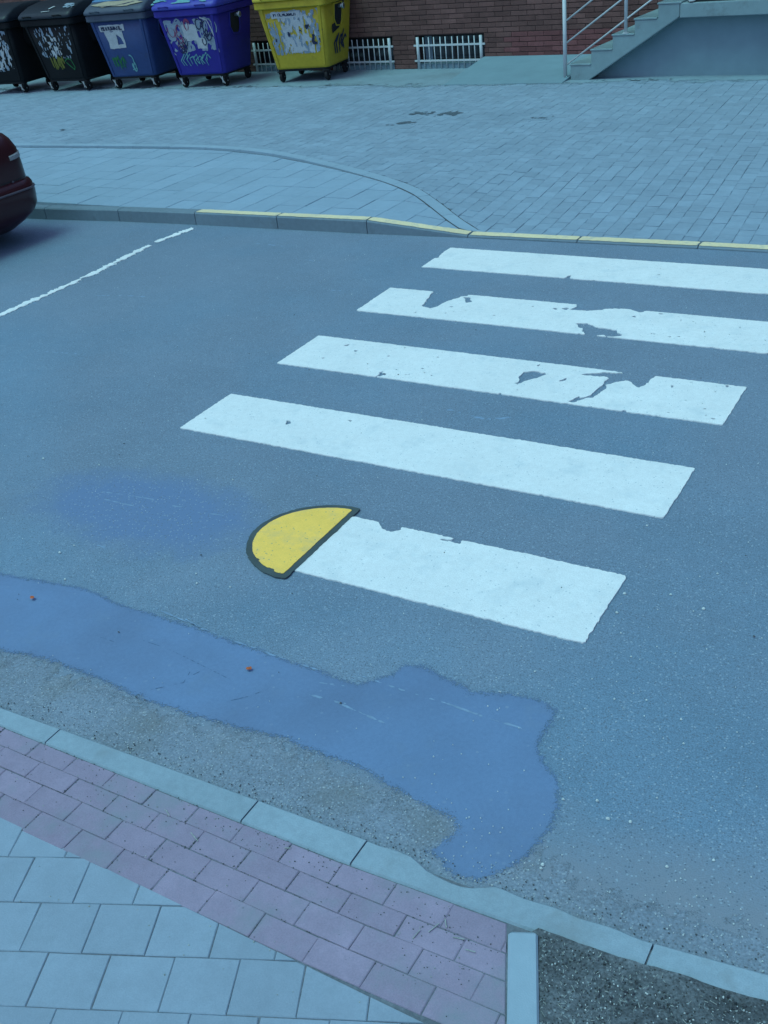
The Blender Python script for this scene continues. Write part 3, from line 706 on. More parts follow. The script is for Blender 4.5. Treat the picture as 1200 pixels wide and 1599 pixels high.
# block pavers: rows lean a little, columns run away from the kerb
PW, PL = 0.128, 0.152
cand = []
lean = -0.06
for c in range(-112, 66):
    for r in range(0, 45):
        ys0 = 4.78 + PL * r + (PL / 2 if c % 2 else 0) + 0.02 * math.sin(c * 2.3)
        gp = 0.0009
        p = [(c * PW + lean * (yy - 4.8) + sx * (PW - 2 * gp) + gp, yy) for yy, sx in ((ys0 + 0.0042, 0), (ys0 + 0.0042, 1), (ys0 + PL - 0.0042, 1), (ys0 + PL - 0.0042, 0))]
        cx, cy = p[0][0] + PW / 2, ys0 + PL / 2
        if cx < -13.5 or cx > 6.5 or cy > 11.3: continue
        if cx < 0.4:
            s = sdist(cx, cy, outer_arc)
            if s < -0.15: continue
            if s < 0.15:
                p = clip_curve(p, outer_gap, 1)
                if len(p) < 3: continue
        p = clip(p, cx, float(FK(cx)) + KW + 0.004, -0.02, 1.0)
        if len(p) < 3 or area(p) < 0.002: continue
        cand.append((( Vector((cx, cy, 0)) - CAM).length - (1000 if in_view(cx, cy, 0.05, -0.01) else 0), jit(p, 0.003)))
cand.sort(key=lambda t: t[0])
mass = MB()
for i, (d, p) in enumerate(cand):
    dz = random.uniform(-0.0025, 0.0025)
    if i < 299: lay('block_paver', p, lambda x, y: pave_z(x, y) + dz, M['paver'], fpav, ch=0.003)
    else:
        v, f = prism(p, lambda x, y: pave_z(x, y) + dz * 0.6, 0.02, 0.0015); mass.add(v, f)
tag(mass.build('block_pavers', M['paver_mass'], fpav), kind='stuff')
# plain weathered concrete in front of the building, with a ragged edge over the pavers
ap = blot('concrete_apron', -14, 8, 10.2, 12.9, 0.06, lambda X, Y: Y - 11.0 + 0.02 * (X + 4) + 0.22 * fbm(X, Y, 0.8, 200) + 0.16 * fbm(X, Y, 4, 201) + 0.10 * fbm(X, Y, 14, 202), M['apron'], fpav, flat(0.1234))
for i, ((sx, sy), r) in enumerate([s for s in stains if s[0][1] < 10]):
    blot('stain', sx - 1.6 * r, sx + 1.6 * r, sy - 1.2 * r, sy + 1.2 * r, r / 14, lambda X, Y: r * (0.52 + 0.9 * fbm((X - sx) / r + i * 7, (Y - sy) / r, 1.3, 210 + i) + 0.7 * fbm(X, Y, 18, 240 + i)) - np.hypot((X - sx) * 0.75, (Y - sy) * 1.5), M['stain'], fpav,
         lambda x, y: (x, y, max(pave_z(x, y) + 0.006, 0.1265 if y > 10.2 else 0)))

# ------------------------------------------------------------------ brick building
B0 = (-1.7453, 11.3622, 0.0); BA = R(-2.2)
WV = 1.08
bld = tag(empty('brick_building', B0, BA), 'brown brick building with barred basement windows behind the bins', 'building')
WIN = [(-7.96, -6.74), (-6.31, -5.09), (-4.66, -3.44), (-3.01, -1.79)]
Z0, Z1 = 0.12, 0.605
wall = MB()
wy0, wy1 = WV + 0.012, WV + 0.42
us = [-16.0]
for a, b in WIN: us += [a, b]
us.append(14.0)
for i in range(0, len(us), 2): wall.box(us[i], us[i + 1], wy0, wy1, -0.1, Z1 + 0.004)
wall.box(-16, 14, wy0, wy1, Z1 + 0.004, 7.5)
wall.build('wall', M['mortar'], bld)
up = MB(); up.box(-16, 14, WV, WV + 0.1, 2.35, 7.4); up.build('upper_wall', M['brick_mass'], bld)
BL, BH = 0.262, 0.0705
def brick_mesh(w, h):
    mb = MB()
    c = 0.003
    mb.loft([[(0, 0.06, 0), (w, 0.06, 0), (w, 0.06, h), (0, 0.06, h)], [(0, c, 0), (w, c, 0), (w, c, h), (0, c, h)], [(c, 0, c), (w - c, 0, c), (w - c, 0, h - c), (c, 0, h - c)]])
    me = bpy.data.meshes.new('brick'); me.from_pydata(mb.v, [], mb.f[:-2] + [mb.f[-1]]); me.materials.append(M['brick']); me.update()
    return me
full = brick_mesh(BL - 0.004, BH - 0.010)
bm_ = MB(); nb = 0
cands = []
zc = Z0 + 0.004; row = 0
while zc < 2.34:
    u = -16.0 - (0.131 if row % 2 else 0)
    while u < 13.9:
        a, b = u + 0.002, u + BL - 0.002
        segs = [(a, b)]
        if zc < Z1 - 0.01:
            for wa, wb in WIN:
                ns = []
                for s, e in segs:
                    if e <= wa or s >= wb: ns.append((s, e)); continue
                    if s < wa: ns.append((s, wa))
                    if e > wb: ns.append((wb, e))
                segs = ns
        for s, e in segs:
            if e - s > 0.02: cands.append((s, e, zc))
        u += BL
    zc += BH; row += 1
def score(s, e, z):
    return (0 if (-4.15 < s < 1.55 and z < 1.13 and not (s > -1.7 and z < 0.24) and not (s > 0.3 and z < 0.3 + 0.62 * (s - 0.2))) else 1)
cands.sort(key=lambda t: (score(*t), t[2]))
for s, e, z in cands:
    dv = random.uniform(-0.003, 0.003)
    if score(s, e, z) == 0 and nb < 299:
        me = full if abs(e - s - (BL - 0.004)) < 1e-4 else brick_mesh(e - s, BH - 0.010)
        o = bpy.data.objects.new('brick', me); link(o, bld); o.location = (s, WV + dv, z + 0.005); nb += 1
        if s > -1.55 + random.uniform(-.2, .2) and z < 0.58: o.material_slots[0].link = 'OBJECT'; o.material_slots[0].material = M['brick_red']
    else:
        bm_.loft([[(s, WV + 0.06, z + .005), (e, WV + 0.06, z + .005), (e, WV + 0.06, z + BH - .005), (s, WV + 0.06, z + BH - .005)],
                  [(s, WV + dv, z + .005), (e, WV + dv, z + .005), (e, WV + dv, z + BH - .005), (s, WV + dv, z + BH - .005)]])
tag(bm_.build('brick_courses', M['brick_mass'], bld), kind='stuff')
for wi, (a, b) in enumerate(WIN):
    w = MB(); w.box(a - 0.0, b + 0.0, WV + 0.30, WV + 0.34, Z0 - 0.05, Z1 + 0.01)
    w.box(a + .001, b - .001, WV + 0.05, WV + 0.30, Z0 - 0.05, Z0 - 0.02)
    win = w.build('window', M['dark_inside'], bld)
    s = MB(); s.box(a + 0.002, b - 0.002, WV + 0.005, WV + 0.30, Z0 - 0.04, Z0 + 0.075); s.build('sill', M['plaster'], win, bevel=0.006)
    fr = MB(); mid = (a + b) / 2
    for x0, x1, z0, z1 in ((a + .002, a + .05, Z0 + .08, Z1), (b - .05, b - .002, Z0 + .08, Z1), (mid - .025, mid + .025, Z0 + .08, Z1), (a + .05, mid - .025, Z1 - .04, Z1), (mid + .025, b - .05, Z1 - .04, Z1), (a + .05, mid - .025, Z0 + .08, Z0 + .12), (mid + .025, b - .05, Z0 + .08, Z0 + .12)):
        fr.box(x0, x1, WV + 0.20, WV + 0.25, z0, z1 - 0.002)
    fr.build('frame', M['dark_inside'], win)
    for x0, x1 in ((a + .05, mid - .025), (mid + .025, b - .05)):
        pn = MB(); pn.box(x0, x1, WV + 0.222, WV + 0.228, Z0 + 0.12, Z1 - 0.042); pn.build('pane', M['glass'], win)
    if wi == 3:
        sh = MB(); sh.box(a + 0.055, a + 0.19, WV + 0.195, WV + 0.198, Z0 + .09, Z1 - 0.03); sh.build('blue_board', M['frame_blue'], win)
    y = WV - 0.015
    for x in (a + 0.05, b - 0.05):
        p = MB(); p.tube((x, y, Z0 - 0.0), (x, y, Z1 - 0.015), 0.024, 12); p.build('grille_post', M['white_metal'], win, True)
    for z in (0.245, 0.468):
        p = MB(); p.box(a - 0.02, b + 0.02, y - 0.011, y + 0.011, z - 0.013, z + 0.013); p.build('grille_rail', M['white_metal'], win)
    for i in range(1, 11):
        x = a + 0.05 + (b - a - 0.1) * i / 11 + random.uniform(-.006, .006)
        tl = random.uniform(-.008, .008)
        p = MB(); p.tube((x, y, Z0 + 0.015), (x + tl, y, Z1 - 0.02), 0.0085, 8); p.build('grille_bar', M['white_metal'], win, True)

# low concrete ramp against the wall
rm = MB()
rp = [(-1.745, -0.30, 0.128), (0.06, -0.22, 0.128), (0.06, WV - 0.004, 0.285), (-1.80, WV - 0.004, 0.285)]
rm.add(rp + [(x, y, 0.02) for x, y, z in rp], [(0, 1, 2, 3), (0, 4, 5, 1), (1, 5, 6, 2), (2, 6, 7, 3), (3, 7, 4, 0)])
ramp = rm.build('concrete_ramp', M['plaster']); ramp.location = B0; ramp.rotation_euler = (0, 0, BA)
tag(ramp, 'low sloping grey concrete ramp against the wall left of the stairs', 'ramp')

# ------------------------------------------------------------------ stairs
st = tag(empty('concrete_staircase', B0, BA), 'grey concrete stairs rising right to a landing over a recessed wall', 'staircase')
prof = [(0.09, 0.10), (0.09, 0.31), (0.39, 0.31), (0.39, 0.49), (0.69, 0.49), (0.69, 0.665), (0.99, 0.665), (0.99, 0.845), (1.30, 0.845), (1.30, 1.015), (1.58, 1.015), (1.58, 0.86), (0.33, 0.10)]
fl = MB(); n = len(prof)
v = [(x, 0.0, z) for x, z in prof] + [(x, WV - 0.004, z) for x, z in prof]
f = [(i, n + i, n + (i + 1) % n, (i + 1) % n) for i in range(n)]
tri = geometry.tessellate_polygon([[Vector((x, z, 0)) for x, z in prof]])
def up2(t, o, flip):
    a, b, c = t
    A = (prof[b][0] - prof[a][0]) * (prof[c][1] - prof[a][1]) - (prof[b][1] - prof[a][1]) * (prof[c][0] - prof[a][0])
    if (A < 0) != flip: a, c = c, a
    return (a + o, b + o, c + o)
f += [up2(t, 0, False) for t in tri] + [up2(t, n, True) for t in tri]
fo = mesh_obj('flight', v, f, M['concrete'], st)
bm = bmesh.new(); bm.from_mesh(fo.data); bmesh.ops.dissolve_limit(bm, angle_limit=0.01, verts=bm.verts, edges=bm.edges); bmesh.ops.recalc_face_normals(bm, faces=bm.faces)
es = [e for e in bm.edges if len(e.link_faces) == 2 and e.calc_face_angle(0) > 0.4]
bmesh.ops.bevel(bm, geom=es, offset=0.008, segments=2, affect='EDGES'); bm.to_mesh(fo.data); bm.free()
for x0, z in ((0.09, 0.31), (0.39, 0.49), (0.69, 0.665), (0.99, 0.845), (1.30, 1.015)):
    t = MB(); t.box(x0 - 0.012, x0 + 0.295 if x0 < 1.2 else 1.6, -0.008, WV - 0.006, z - 0.004, z + 0.018); t.build('tread', M['concrete'], st, bevel=0.005)
ld = MB(); ld.box(1.583, 9.0, -0.004, WV - 0.004, 0.845, 1.015); ld.build('landing', M['concrete'], st, bevel=0.01)
lt = MB(); lt.box(1.66, 9.0, 0.05, WV - 0.01, 1.016, 1.030); lt.build('landing_mat', M['dark_inside'], st)
sw = MB()
wp = [(0.36, 0.09), (9.0, 0.09), (9.0, 0.86), (1.60, 0.875), (0.42, 0.165)]
sw.add([(x, 0.22, z) for x, z in wp] + [(x, 0.30, z) for x, z in wp], [(0, 1, 2, 3, 4), (9, 8, 7, 6, 5)] + [(i, 5 + i, 5 + (i + 1) % 5, (i + 1) % 5) for i in range(5)])
sw.build('recessed_wall', M['plaster'], st)
rl = tag(empty('stair_railing', B0, BA), 'white tubular railing with sloping bars at the foot of the stairs', 'railing')
RY = 0.03
sl_ = 0.64
for x, z, top in ((0.0, 0.12, 1.22), (0.86, 0.683, 1.78), (1.72, 1.03, 2.13)):
    p = MB(); p.tube((x, RY, z), (x, RY, top), 0.026 if x == 0 else 0.022, 14); p.build('post', M['white_metal'], rl, True)
    p = MB(); p.tube((x, RY, z), (x, RY, z + 0.012), 0.042, 14); p.build('base_plate', M['white_metal'], rl)
for z in (0.30, 0.575, 0.85, 1.17):
    p = MB(); p.tube((0.0, RY, z), (1.72, RY, z + sl_ * 1.72), 0.011 if z < 1 else 0.022, 10); p.build('rail' if z < 1 else 'handrail', M['white_metal'], rl, True)
p = MB(); 
for z in (1.33, 1.6, 1.88, 2.1): p.tube((1.72, RY, z), (8.8, RY, z), 0.011, 8)
p.build('landing_rail', M['white_metal'], rl, True)

# ------------------------------------------------------------------ waste containers
def rr(x0, x1, y0, y1, r, z, n=4):
    out = []
    for cx, cy, a0 in ((x1 - r, y0 + r, -90), (x1 - r, y1 - r, 0), (x0 + r, y1 - r, 90), (x0 + r, y0 + r, 180)):
        for i in range(n + 1):
            t = R(a0 + 90 * i / n); out.append((cx + r * math.cos(t), cy + r * math.sin(t), z))
    return out
def xh(z): return 0.465 + 0.115 * (z - 0.22) / 0.92
def yf(z): return 0.0 - 0.17 * (z - 0.22) / 0.92
def yb(z): return 0.86 + 0.08 * (z - 0.22) / 0.92
def make_bin(p0, p1, body, lid, rim, label, decals, bright_feet=True, lid_drop=0.0, lip=None):
    """p0, p1: where the two front castors stand"""
    a, b = Vector(p0), Vector(p1); c = (a + b) / 2; yaw = math.atan2(b.y - a.y, b.x - a.x)
    root = tag(empty('waste_container', (c.x, c.y, 0.128), yaw), label, 'waste container', 'wheeled waste containers along the building')
    m = MB(); m.loft([rr(-xh(z), xh(z), yf(z), yb(z), 0.07, z) for z in (0.20, 0.23, 0.6, 1.14)])
    bo = m.build('body', body, root, True)
    bo.data.polygons.foreach_set('use_smooth', [abs(p.normal.z) < 0.9 for p in bo.data.polygons])
    # moulded ribs on the front and the sides
    for x in (-0.50, 0.50):
        mb = MB(); mb.loft([[(s * (xh(z) / 0.58) * abs(x) / abs(x) + x * xh(z) / 0.58, y, z) for s, y in ((-0.035, yf(z) + 0.02), (-0.022, yf(z) - 0.014), (0.022, yf(z) - 0.014), (0.035, yf(z) + 0.02))] for z in (0.24, 1.12)])
        mb.build('front_rib', body, root)
    m = MB(); m.loft([rr(-xh(.2) + .03, xh(.2) - .03, 0.02, 0.84, 0.05, 0.165), rr(-xh(.2) + .01, xh(.2) - .01, 0.01, 0.855, 0.06, 0.199)]); m.build('base_frame', M['rubber'], root)
    m = MB(); m.loft([rr(-0.585, 0.585, -0.185, 0.955, 0.07, 1.09), rr(-0.61, 0.61, -0.205, 0.98, 0.075, 1.105), rr(-0.61, 0.61, -0.205, 0.98, 0.075, 1.185), rr(-0.59, 0.59, -0.19, 0.965, 0.07, 1.20)])
    m.build('rim', rim, root)
    m = MB()
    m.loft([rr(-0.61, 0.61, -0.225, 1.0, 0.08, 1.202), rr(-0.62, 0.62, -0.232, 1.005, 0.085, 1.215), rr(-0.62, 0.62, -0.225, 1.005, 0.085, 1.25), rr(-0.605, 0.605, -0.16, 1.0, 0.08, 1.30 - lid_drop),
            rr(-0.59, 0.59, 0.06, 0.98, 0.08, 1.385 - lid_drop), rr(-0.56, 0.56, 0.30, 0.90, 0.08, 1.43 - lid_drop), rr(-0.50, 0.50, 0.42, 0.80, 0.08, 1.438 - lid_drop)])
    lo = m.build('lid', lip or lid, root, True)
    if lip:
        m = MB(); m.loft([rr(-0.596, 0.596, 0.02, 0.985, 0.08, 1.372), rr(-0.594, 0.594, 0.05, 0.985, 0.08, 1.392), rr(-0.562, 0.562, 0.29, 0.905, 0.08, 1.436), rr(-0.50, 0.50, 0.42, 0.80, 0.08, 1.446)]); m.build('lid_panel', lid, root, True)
    for x in (-0.35, 0.35):
        h = MB(); h.path([(x - 0.09, -0.215, 1.235), (x - 0.08, -0.26, 1.25), (x + 0.08, -0.26, 1.25), (x + 0.09, -0.215, 1.235)], 0.011); h.build('lid_handle', rim, lo, True)
    for s in (-1, 1):
        t = MB(); t.tube((s * 0.56, 0.40, 1.02), (s * 0.66, 0.40, 1.02), 0.028, 14); t.tube((s * 0.645, 0.40, 1.02), (s * 0.66, 0.40, 1.02), 0.045, 14); t.build('trunnion', M['steel'], root, True)
        k = MB()
        X = lambda z: xh(z) + 0.003
        q = [(0.22, 1.07), (0.52, 1.07), (0.52, 0.80), (0.47, 0.74), (0.30, 0.76), (0.22, 0.86)]
        k.add([(s * X(z), y, z) for y, z in q] + [(s * (X(z) - 0.05), y, z) for y, z in q], [(0, 1, 2, 3, 4, 5) if s > 0 else (5, 4, 3, 2, 1, 0)])
        pk = k.build('pocket_shade_plate', M['dark_inside'], root)  # flat plate on the side; the lifting pocket's shade is put into its dark colour
        ff = MB(); pts = [(s * (X(z) + 0.006), y, z) for y, z in q]; ff.path(pts + [pts[0]], 0.012, 6); ff.build('pocket_frame', body, pk)
    for (x, y, fr_) in ((-0.40, 0.06, 1), (0.40, 0.06, 1), (-0.40, 0.76, 0), (0.40, 0.76, 0)):
        cb = MB(); cb.box(x - 0.05, x + 0.05, y - 0.05, y + 0.05, 0.150, 0.166)
        for s in (-1, 1): cb.add([(x + s * 0.034 - .003, y - 0.035, 0.15), (x + s * 0.034 + .003, y - 0.035, 0.15), (x + s * 0.034 + .003, y + 0.045, 0.15), (x + s * 0.034 - .003, y + 0.045, 0.15), (x + s * 0.034 - .003, y + 0.005, 0.06), (x + s * 0.034 + .003, y + 0.005, 0.06), (x + s * 0.034 + .003, y + 0.04, 0.06), (x + s * 0.034 - .003, y + 0.04, 0.06)],
                                 [(0, 1, 2, 3), (7, 6, 5, 4), (0, 4, 5, 1), (1, 5, 6, 2), (2, 6, 7, 3), (3, 7, 4, 0)])
        cas = cb.build('castor', M['rubber'], root)
        w = MB(); w.tube((x - 0.024, y + 0.02, 0.08), (x + 0.024, y + 0.02, 0.08), 0.079, 20); w.build('wheel', M['rubber'], cas, bevel=0.008)
        hb = MB(); hb.tube((x - 0.038, y + 0.02, 0.08), (x + 0.038, y + 0.02, 0.08), 0.012, 12); hb.build('hub', M['steel'], cas)
        if bright_feet and fr_:
            br = MB(); br.box(x - 0.008, x + 0.008, y - 0.075, y - 0.068, 0.06, 0.16); br.add([(x - .05, y - .07, .16), (x - .035, y - .07, .16), (x + .03, y - .075, .05), (x + .045, y - .075, .05), (x - .05, y - .062, .16), (x - .035, y - .062, .16), (x + .03, y - .067, .05), (x + .045, y - .067, .05)], [(0, 2, 3, 1), (4, 5, 7, 6), (0, 1, 5, 4), (2, 6, 7, 3), (0, 4, 6, 2), (1, 3, 7, 5)])
            br.build('brake_pedal', M['steel'], cas)
    front = lambda lift: (lambda u, z: (u * xh(z) / 0.66, yf(z) - lift, z))
    side = lambda lift: (lambda y, z: (xh(z) + lift, y, z))
    lidm = lambda lift: (lambda u, t: (u, -0.225 + 0.30 * t - lift * 0.3, float(np.interp(t, [0, 0.216, 0.95, 1.75], [1.25, 1.30 - lid_drop, 1.385 - lid_drop, 1.43 - lid_drop])) + lift))
    for i, (nm, where, mt, box, step, fn) in enumerate(decals):
        to = {'front': front, 'side': side, 'lid': lidm}[where](0.004 + 0.0015 * i)
        o = blot(nm, *box, step, fn, mt, root, to)
        if o and nm != 'label_strip' and nm != 'notice': o['kind'] = 'stuff'
    return root
def torn(x0, x1, z0, z1, th, sc, seed, stretch=1.0):
    return lambda X, Z: np.minimum(np.minimum(np.minimum(X - x0, x1 - X), np.minimum(Z - z0, z1 - Z)) * 1.0 + 0.03 * fbm(X, Z, 9, seed), 0.12 * (fbm(X * stretch, Z, sc, seed + 1, 4) - th))
def rect(x0, x1, z0, z1, seed, am=0.012):
    return lambda X, Z: np.minimum(np.minimum(X - x0, x1 - X), np.minimum(Z - z0, z1 - Z)) + am * fbm(X, Z, 12, seed)
def strokes(lines, w, seed):
    return lambda X, Z: w - np.minimum.reduce([line_d(X, Z, L) for L in lines]) + 0.35 * w * fbm(X, Z, 30, seed)
def scribble(x0, x1, z0, z1, n, seed, slant=0.3):
    r = random.Random(seed); L = []
    for i in range(n):
        x = x0 + (x1 - x0) * (i + r.random() * 0.5) / n
        L.append([(x, z0 + (z1 - z0) * r.uniform(0, 0.3)), (x - slant * (z1 - z0) * 0.4 + r.uniform(-.02, .02), z0 + (z1 - z0) * r.uniform(0.45, 0.65)), (x + slant * 0.1 + r.uniform(-.04, .04), z0 + (z1 - z0) * r.uniform(0.75, 1))])
        if r.random() < 0.5: L.append([L[-1][-1], (x + (x1 - x0) / n, z0 + (z1 - z0) * r.uniform(0.2, 0.8))])
    return L
def swirl(cx, cz, r, n, seed):
    q = random.Random(seed); L = []
    for i in range(n):
        x, z, rad, a0 = cx + q.uniform(-r, r) * 1.2, cz + q.uniform(-r, r), q.uniform(.03, .09), q.uniform(0, 6.28)
        L.append([(x + rad * math.cos(a0 + t), z + rad * math.sin(a0 + t) * 1.3) for t in np.linspace(0, q.uniform(2, 5.5), 9)])
    return L
def dashes(x0, x1, z0, z1, n, seed):
    q = random.Random(seed); L = []
    for i in range(n):
        x = x0 + (x1 - x0) * (i + .3) / n; w = (x1 - x0) / n * 0.6
        L.append([(x, z0), (x, z1)]); 
        if q.random() < .8: L.append([(x, q.choice((z0, z1, (z0 + z1) / 2))), (x + w, q.choice((z0, z1)))])
        if q.random() < .6: L.append([(x + w, z0), (x + w, z1)])
    return L
FB = (-0.64, 0.64, 0.26, 1.08)
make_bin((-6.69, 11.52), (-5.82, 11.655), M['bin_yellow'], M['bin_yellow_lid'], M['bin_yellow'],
         'yellow wheeled waste container with torn white posters on its front',
         [('poster_remnant', 'front', M['paper_blue'], FB, 0.014, torn(-0.52, 0.56, 0.42, 1.05, -0.12, 14, 301, 2.2)),
          ('poster_remnant', 'front', M['paper'], FB, 0.014, torn(-0.28, 0.44, 0.44, 1.02, -0.16, 13, 303, 1.8)),
          ('label_strip', 'front', M['paper'], FB, 0.012, rect(-0.40, 0.18, 0.955, 1.045, 305)),
          ('lettering', 'front', M['ink'], (-0.4, 0.2, 0.94, 1.06), 0.006, strokes(dashes(-0.36, 0.10, 0.985, 1.015, 10, 5), 0.007, 306)),
          ('ink_marks', 'front', M['ink'], FB, 0.012, lambda X, Z: np.minimum(torn(-0.56, 0.60, 0.55, 1.02, 0.66, 10, 307)(X, Z), 0.4 - np.abs(np.abs(X) - 0.42))),
          ('side_tear', 'side', M['dark_inside'], (0.02, 0.75, 0.5, 1.13), 0.02, lambda Y, Z: np.maximum(poly_sd(Y, Z, [(0.28, 1.12), (0.62, 1.12), (0.52, 0.9), (0.43, 0.72), (0.16, 0.66), (0.14, 0.78), (0.40, 0.84)]), -1) + 0.02 * fbm(Y, Z, 10, 310)),
          ('side_graffiti', 'side', M['ink'], (0.10, 0.74, 0.26, 0.70), 0.012, strokes(scribble(0.24, 0.66, 0.34, 0.66, 5, 311), 0.017, 312)),
          ('lid_marks', 'lid', M['spray_teal'], (-0.55, 0.5, 0.6, 1.7), 0.03, torn(-0.5, 0.4, 0.65, 1.65, 0.2, 5, 314))], bright_feet=False)
make_bin((-8.49, 11.22), (-7.60, 11.31), M['violet_plastic'], M['violet_lid'], M['violet_plastic'],
         'bright violet blue waste container with white poster shreds beside the yellow one',
         [('poster_remnant', 'front', M['paper_blue'], FB, 0.012, lambda X, Z: np.maximum(torn(-0.52, 0.56, 0.56, 1.04, 0.05, 9, 321)(X, Z), strokes(swirl(-0.3, 0.8, 0.18, 16, 3) + swirl(0.38, 0.8, 0.16, 16, 4), 0.012, 322)(X, Z) )),
          ('poster_remnant', 'front', M['paper'], FB, 0.012, lambda X, Z: np.maximum(rect(-0.16, 0.17, 0.73, 0.97, 323)(X, Z), rect(0.10, 0.32, 0.60, 0.76, 324)(X, Z))),
          ('white_edge', 'front', M['paper'], FB, 0.008, strokes([[(0.30, 1.06), (0.44, 1.02), (0.52, 0.85), (0.58, 0.62), (0.60, 0.54)]], 0.010, 325)),
          ('ink_marks', 'front', M['ink_red'], FB, 0.010, strokes(swirl(-0.34, 0.80, 0.15, 7, 6) + swirl(0.0, 1.0, 0.05, 3, 7), 0.007, 326)),
          ('ink_marks', 'front', M['ink'], FB, 0.010, strokes(swirl(0.38, 0.84, 0.14, 9, 8) + swirl(-0.2, 0.66, 0.1, 7, 9), 0.009, 327)),
          ('graffiti', 'front', M['spray_teal'], FB, 0.010, strokes(scribble(-0.40, 0.34, 0.32, 0.54, 9, 10, 0.6), 0.008, 328)),
          ('lid_marks', 'lid', M['spray_teal'], (-0.65, 0.6, 0.1, 1.7), 0.025, torn(-0.6, 0.45, 0.12, 1.65, 0.02, 5, 330, 1.5))])
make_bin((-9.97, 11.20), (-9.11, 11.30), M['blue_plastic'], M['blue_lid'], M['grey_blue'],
         'dull blue waste container with a white notice and green graffiti',
         [('notice', 'front', M['paper'], FB, 0.010, rect(-0.46, 0.14, 0.93, 1.03, 341, 0.006)),
          ('notice', 'front', M['paper'], FB, 0.010, lambda X, Z: np.minimum(rect(-0.36, 0.06, 0.66, 0.93, 342, 0.02)(X, Z), -poly_sd(X, Z, [(-0.10, 0.88), (0.0, 0.82), (0.02, 0.73), (-0.12, 0.72)]) + 0.01 * fbm(X, Z, 14, 343))),
          ('lettering', 'front', M['ink'], (-0.45, 0.13, 0.93, 1.03), 0.006, strokes(dashes(-0.42, 0.08, 0.955, 1.0, 8, 11), 0.010, 344)),
          ('graffiti', 'front', M['spray_green'], FB, 0.010, strokes(scribble(-0.40, -0.08, 0.34, 0.54, 6, 12, 0.2), 0.013, 345)),
          ('graffiti', 'front', M['spray_teal'], FB, 0.010, strokes(swirl(0.12, 0.42, 0.08, 4, 13), 0.010, 346)),
          ('sticker', 'lid', M['cream'], (-0.5, 0.55, 0.05, 0.9), 0.014, lambda X, T: 0.28 - np.maximum(np.abs(X - 0.03) - 0.26, 0) - np.abs(T - 0.48) * 1.05 + 0.04 * fbm(X, T, 6, 347)),
          ('ink_marks', 'lid', M['ink'], (-0.45, 0.45, 0.1, 0.8), 0.012, strokes([[(-0.3, 0.3), (-0.1, 0.24), (0.1, 0.28), (0.3, 0.5)], [(0.2, 0.32), (0.36, 0.56)]], 0.022, 348))], lip=M['grey_blue'])
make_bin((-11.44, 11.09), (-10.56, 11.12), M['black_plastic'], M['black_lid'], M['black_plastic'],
         'black waste container with yellow green graffiti low on its front',
         [('poster_remnant', 'front', M['paper_blue'], FB, 0.012, torn(-0.46, 0.52, 0.56, 1.06, 0.28, 13, 361, 2.2)),
          ('poster_remnant', 'front', M['paper'], FB, 0.012, torn(-0.20, 0.16, 0.58, 0.92, 0.16, 13, 363, 2.2)),
          ('graffiti', 'front', M['spray_lime'], FB, 0.010, strokes(scribble(-0.24, 0.12, 0.36, 0.60, 8, 14, 0.1), 0.015, 365)),
          ('graffiti', 'front', M['spray_green'], FB, 0.010, strokes([[(0.16, 0.5), (0.26, 0.55), (0.36, 0.52), (0.42, 0.40), (0.38, 0.36), (0.2, 0.48)]], 0.010, 366)),
          ('lid_marks', 'lid', M['paper'], (-0.1, 0.3, 0.1, 0.8), 0.014, strokes([[(0.06, 0.5), (0.13, 0.72)], [(-0.04, 0.22), (0.12, 0.24)]], 0.022, 367)),
          ('lid_marks', 'lid', M['paper_blue'], (0.3, 0.62, 0.4, 1.0), 0.014, torn(0.34, 0.60, 0.44, 0.95, -0.1, 9, 368))])
make_bin((-12.86, 10.86), (-12.0, 10.98), M['black_plastic'], M['black_lid'], M['black_plastic'],
         'black waste container with white poster shreds at the left edge of the photo',
         [('poster_remnant', 'front', M['paper_blue'], FB, 0.012, torn(-0.40, 0.52, 0.38, 1.04, 0.06, 12, 371, 2.0)),
          ('poster_remnant', 'front', M['paper'], FB, 0.012, torn(-0.20, 0.50, 0.42, 0.98, 0.20, 13, 373, 2.2)),
          ('lid_marks', 'lid', M['paper'], (-0.3, 0.1, 0.3, 0.8), 0.014, torn(-0.2, 0.0, 0.4, 0.7, -0.2, 9, 375))])

# ------------------------------------------------------------------ parked car
CX, CY = -4.235, 3.29
car = tag(empty('parked_car', (CX, CY, 0)), 'dark maroon car parked at the far kerb, only its rear corner in frame', 'car')
def carring(z, xr, xf, hw, r, rf=None):
    rf = rf or r; n = 6; out = []
    for cx, cy, rad, a0 in ((xr - r, -hw + r, r, -90), (xr - r, hw - r, r, 0), (xf + rf, hw - rf, rf, 90), (xf + rf, -hw + rf, rf, 180)):
        for i in range(n + 1):
            t = R(a0 + 90 * i / n); out.append((cx + rad * math.cos(t), cy + rad * math.sin(t), z))
    return out
L_ = -4.05
bd = MB(); bd.loft([carring(.22, -.30, L_ + .15, .74, .22), carring(.28, -.14, L_ + .06, .79, .22), carring(.40, -.07, L_ + .04, .82, .20), carring(.56, -.075, L_ + .02, .835, .20), carring(.74, -.085, L_ + .06, .835, .20),
                    carring(.86, -.10, L_ + .18, .83, .20), carring(.94, -.14, L_ + .6, .81, .20), carring(.99, -.18, L_ + 1.0, .78, .20)])
bo = bd.build('body', M['car_paint'], car, True)
gh = MB(); gh.loft([carring(.985, -.19, L_ + 1.02, .765, .2), carring(1.13, -.25, L_ + 1.25, .73, .2), carring(1.34, -.42, L_ + 1.55, .67, .2), carring(1.49, -.60, L_ + 1.80, .62, .2), carring(1.545, -.80, L_ + 2.05, .55, .2), carring(1.565, -1.1, L_ + 2.3, .40, .2)])
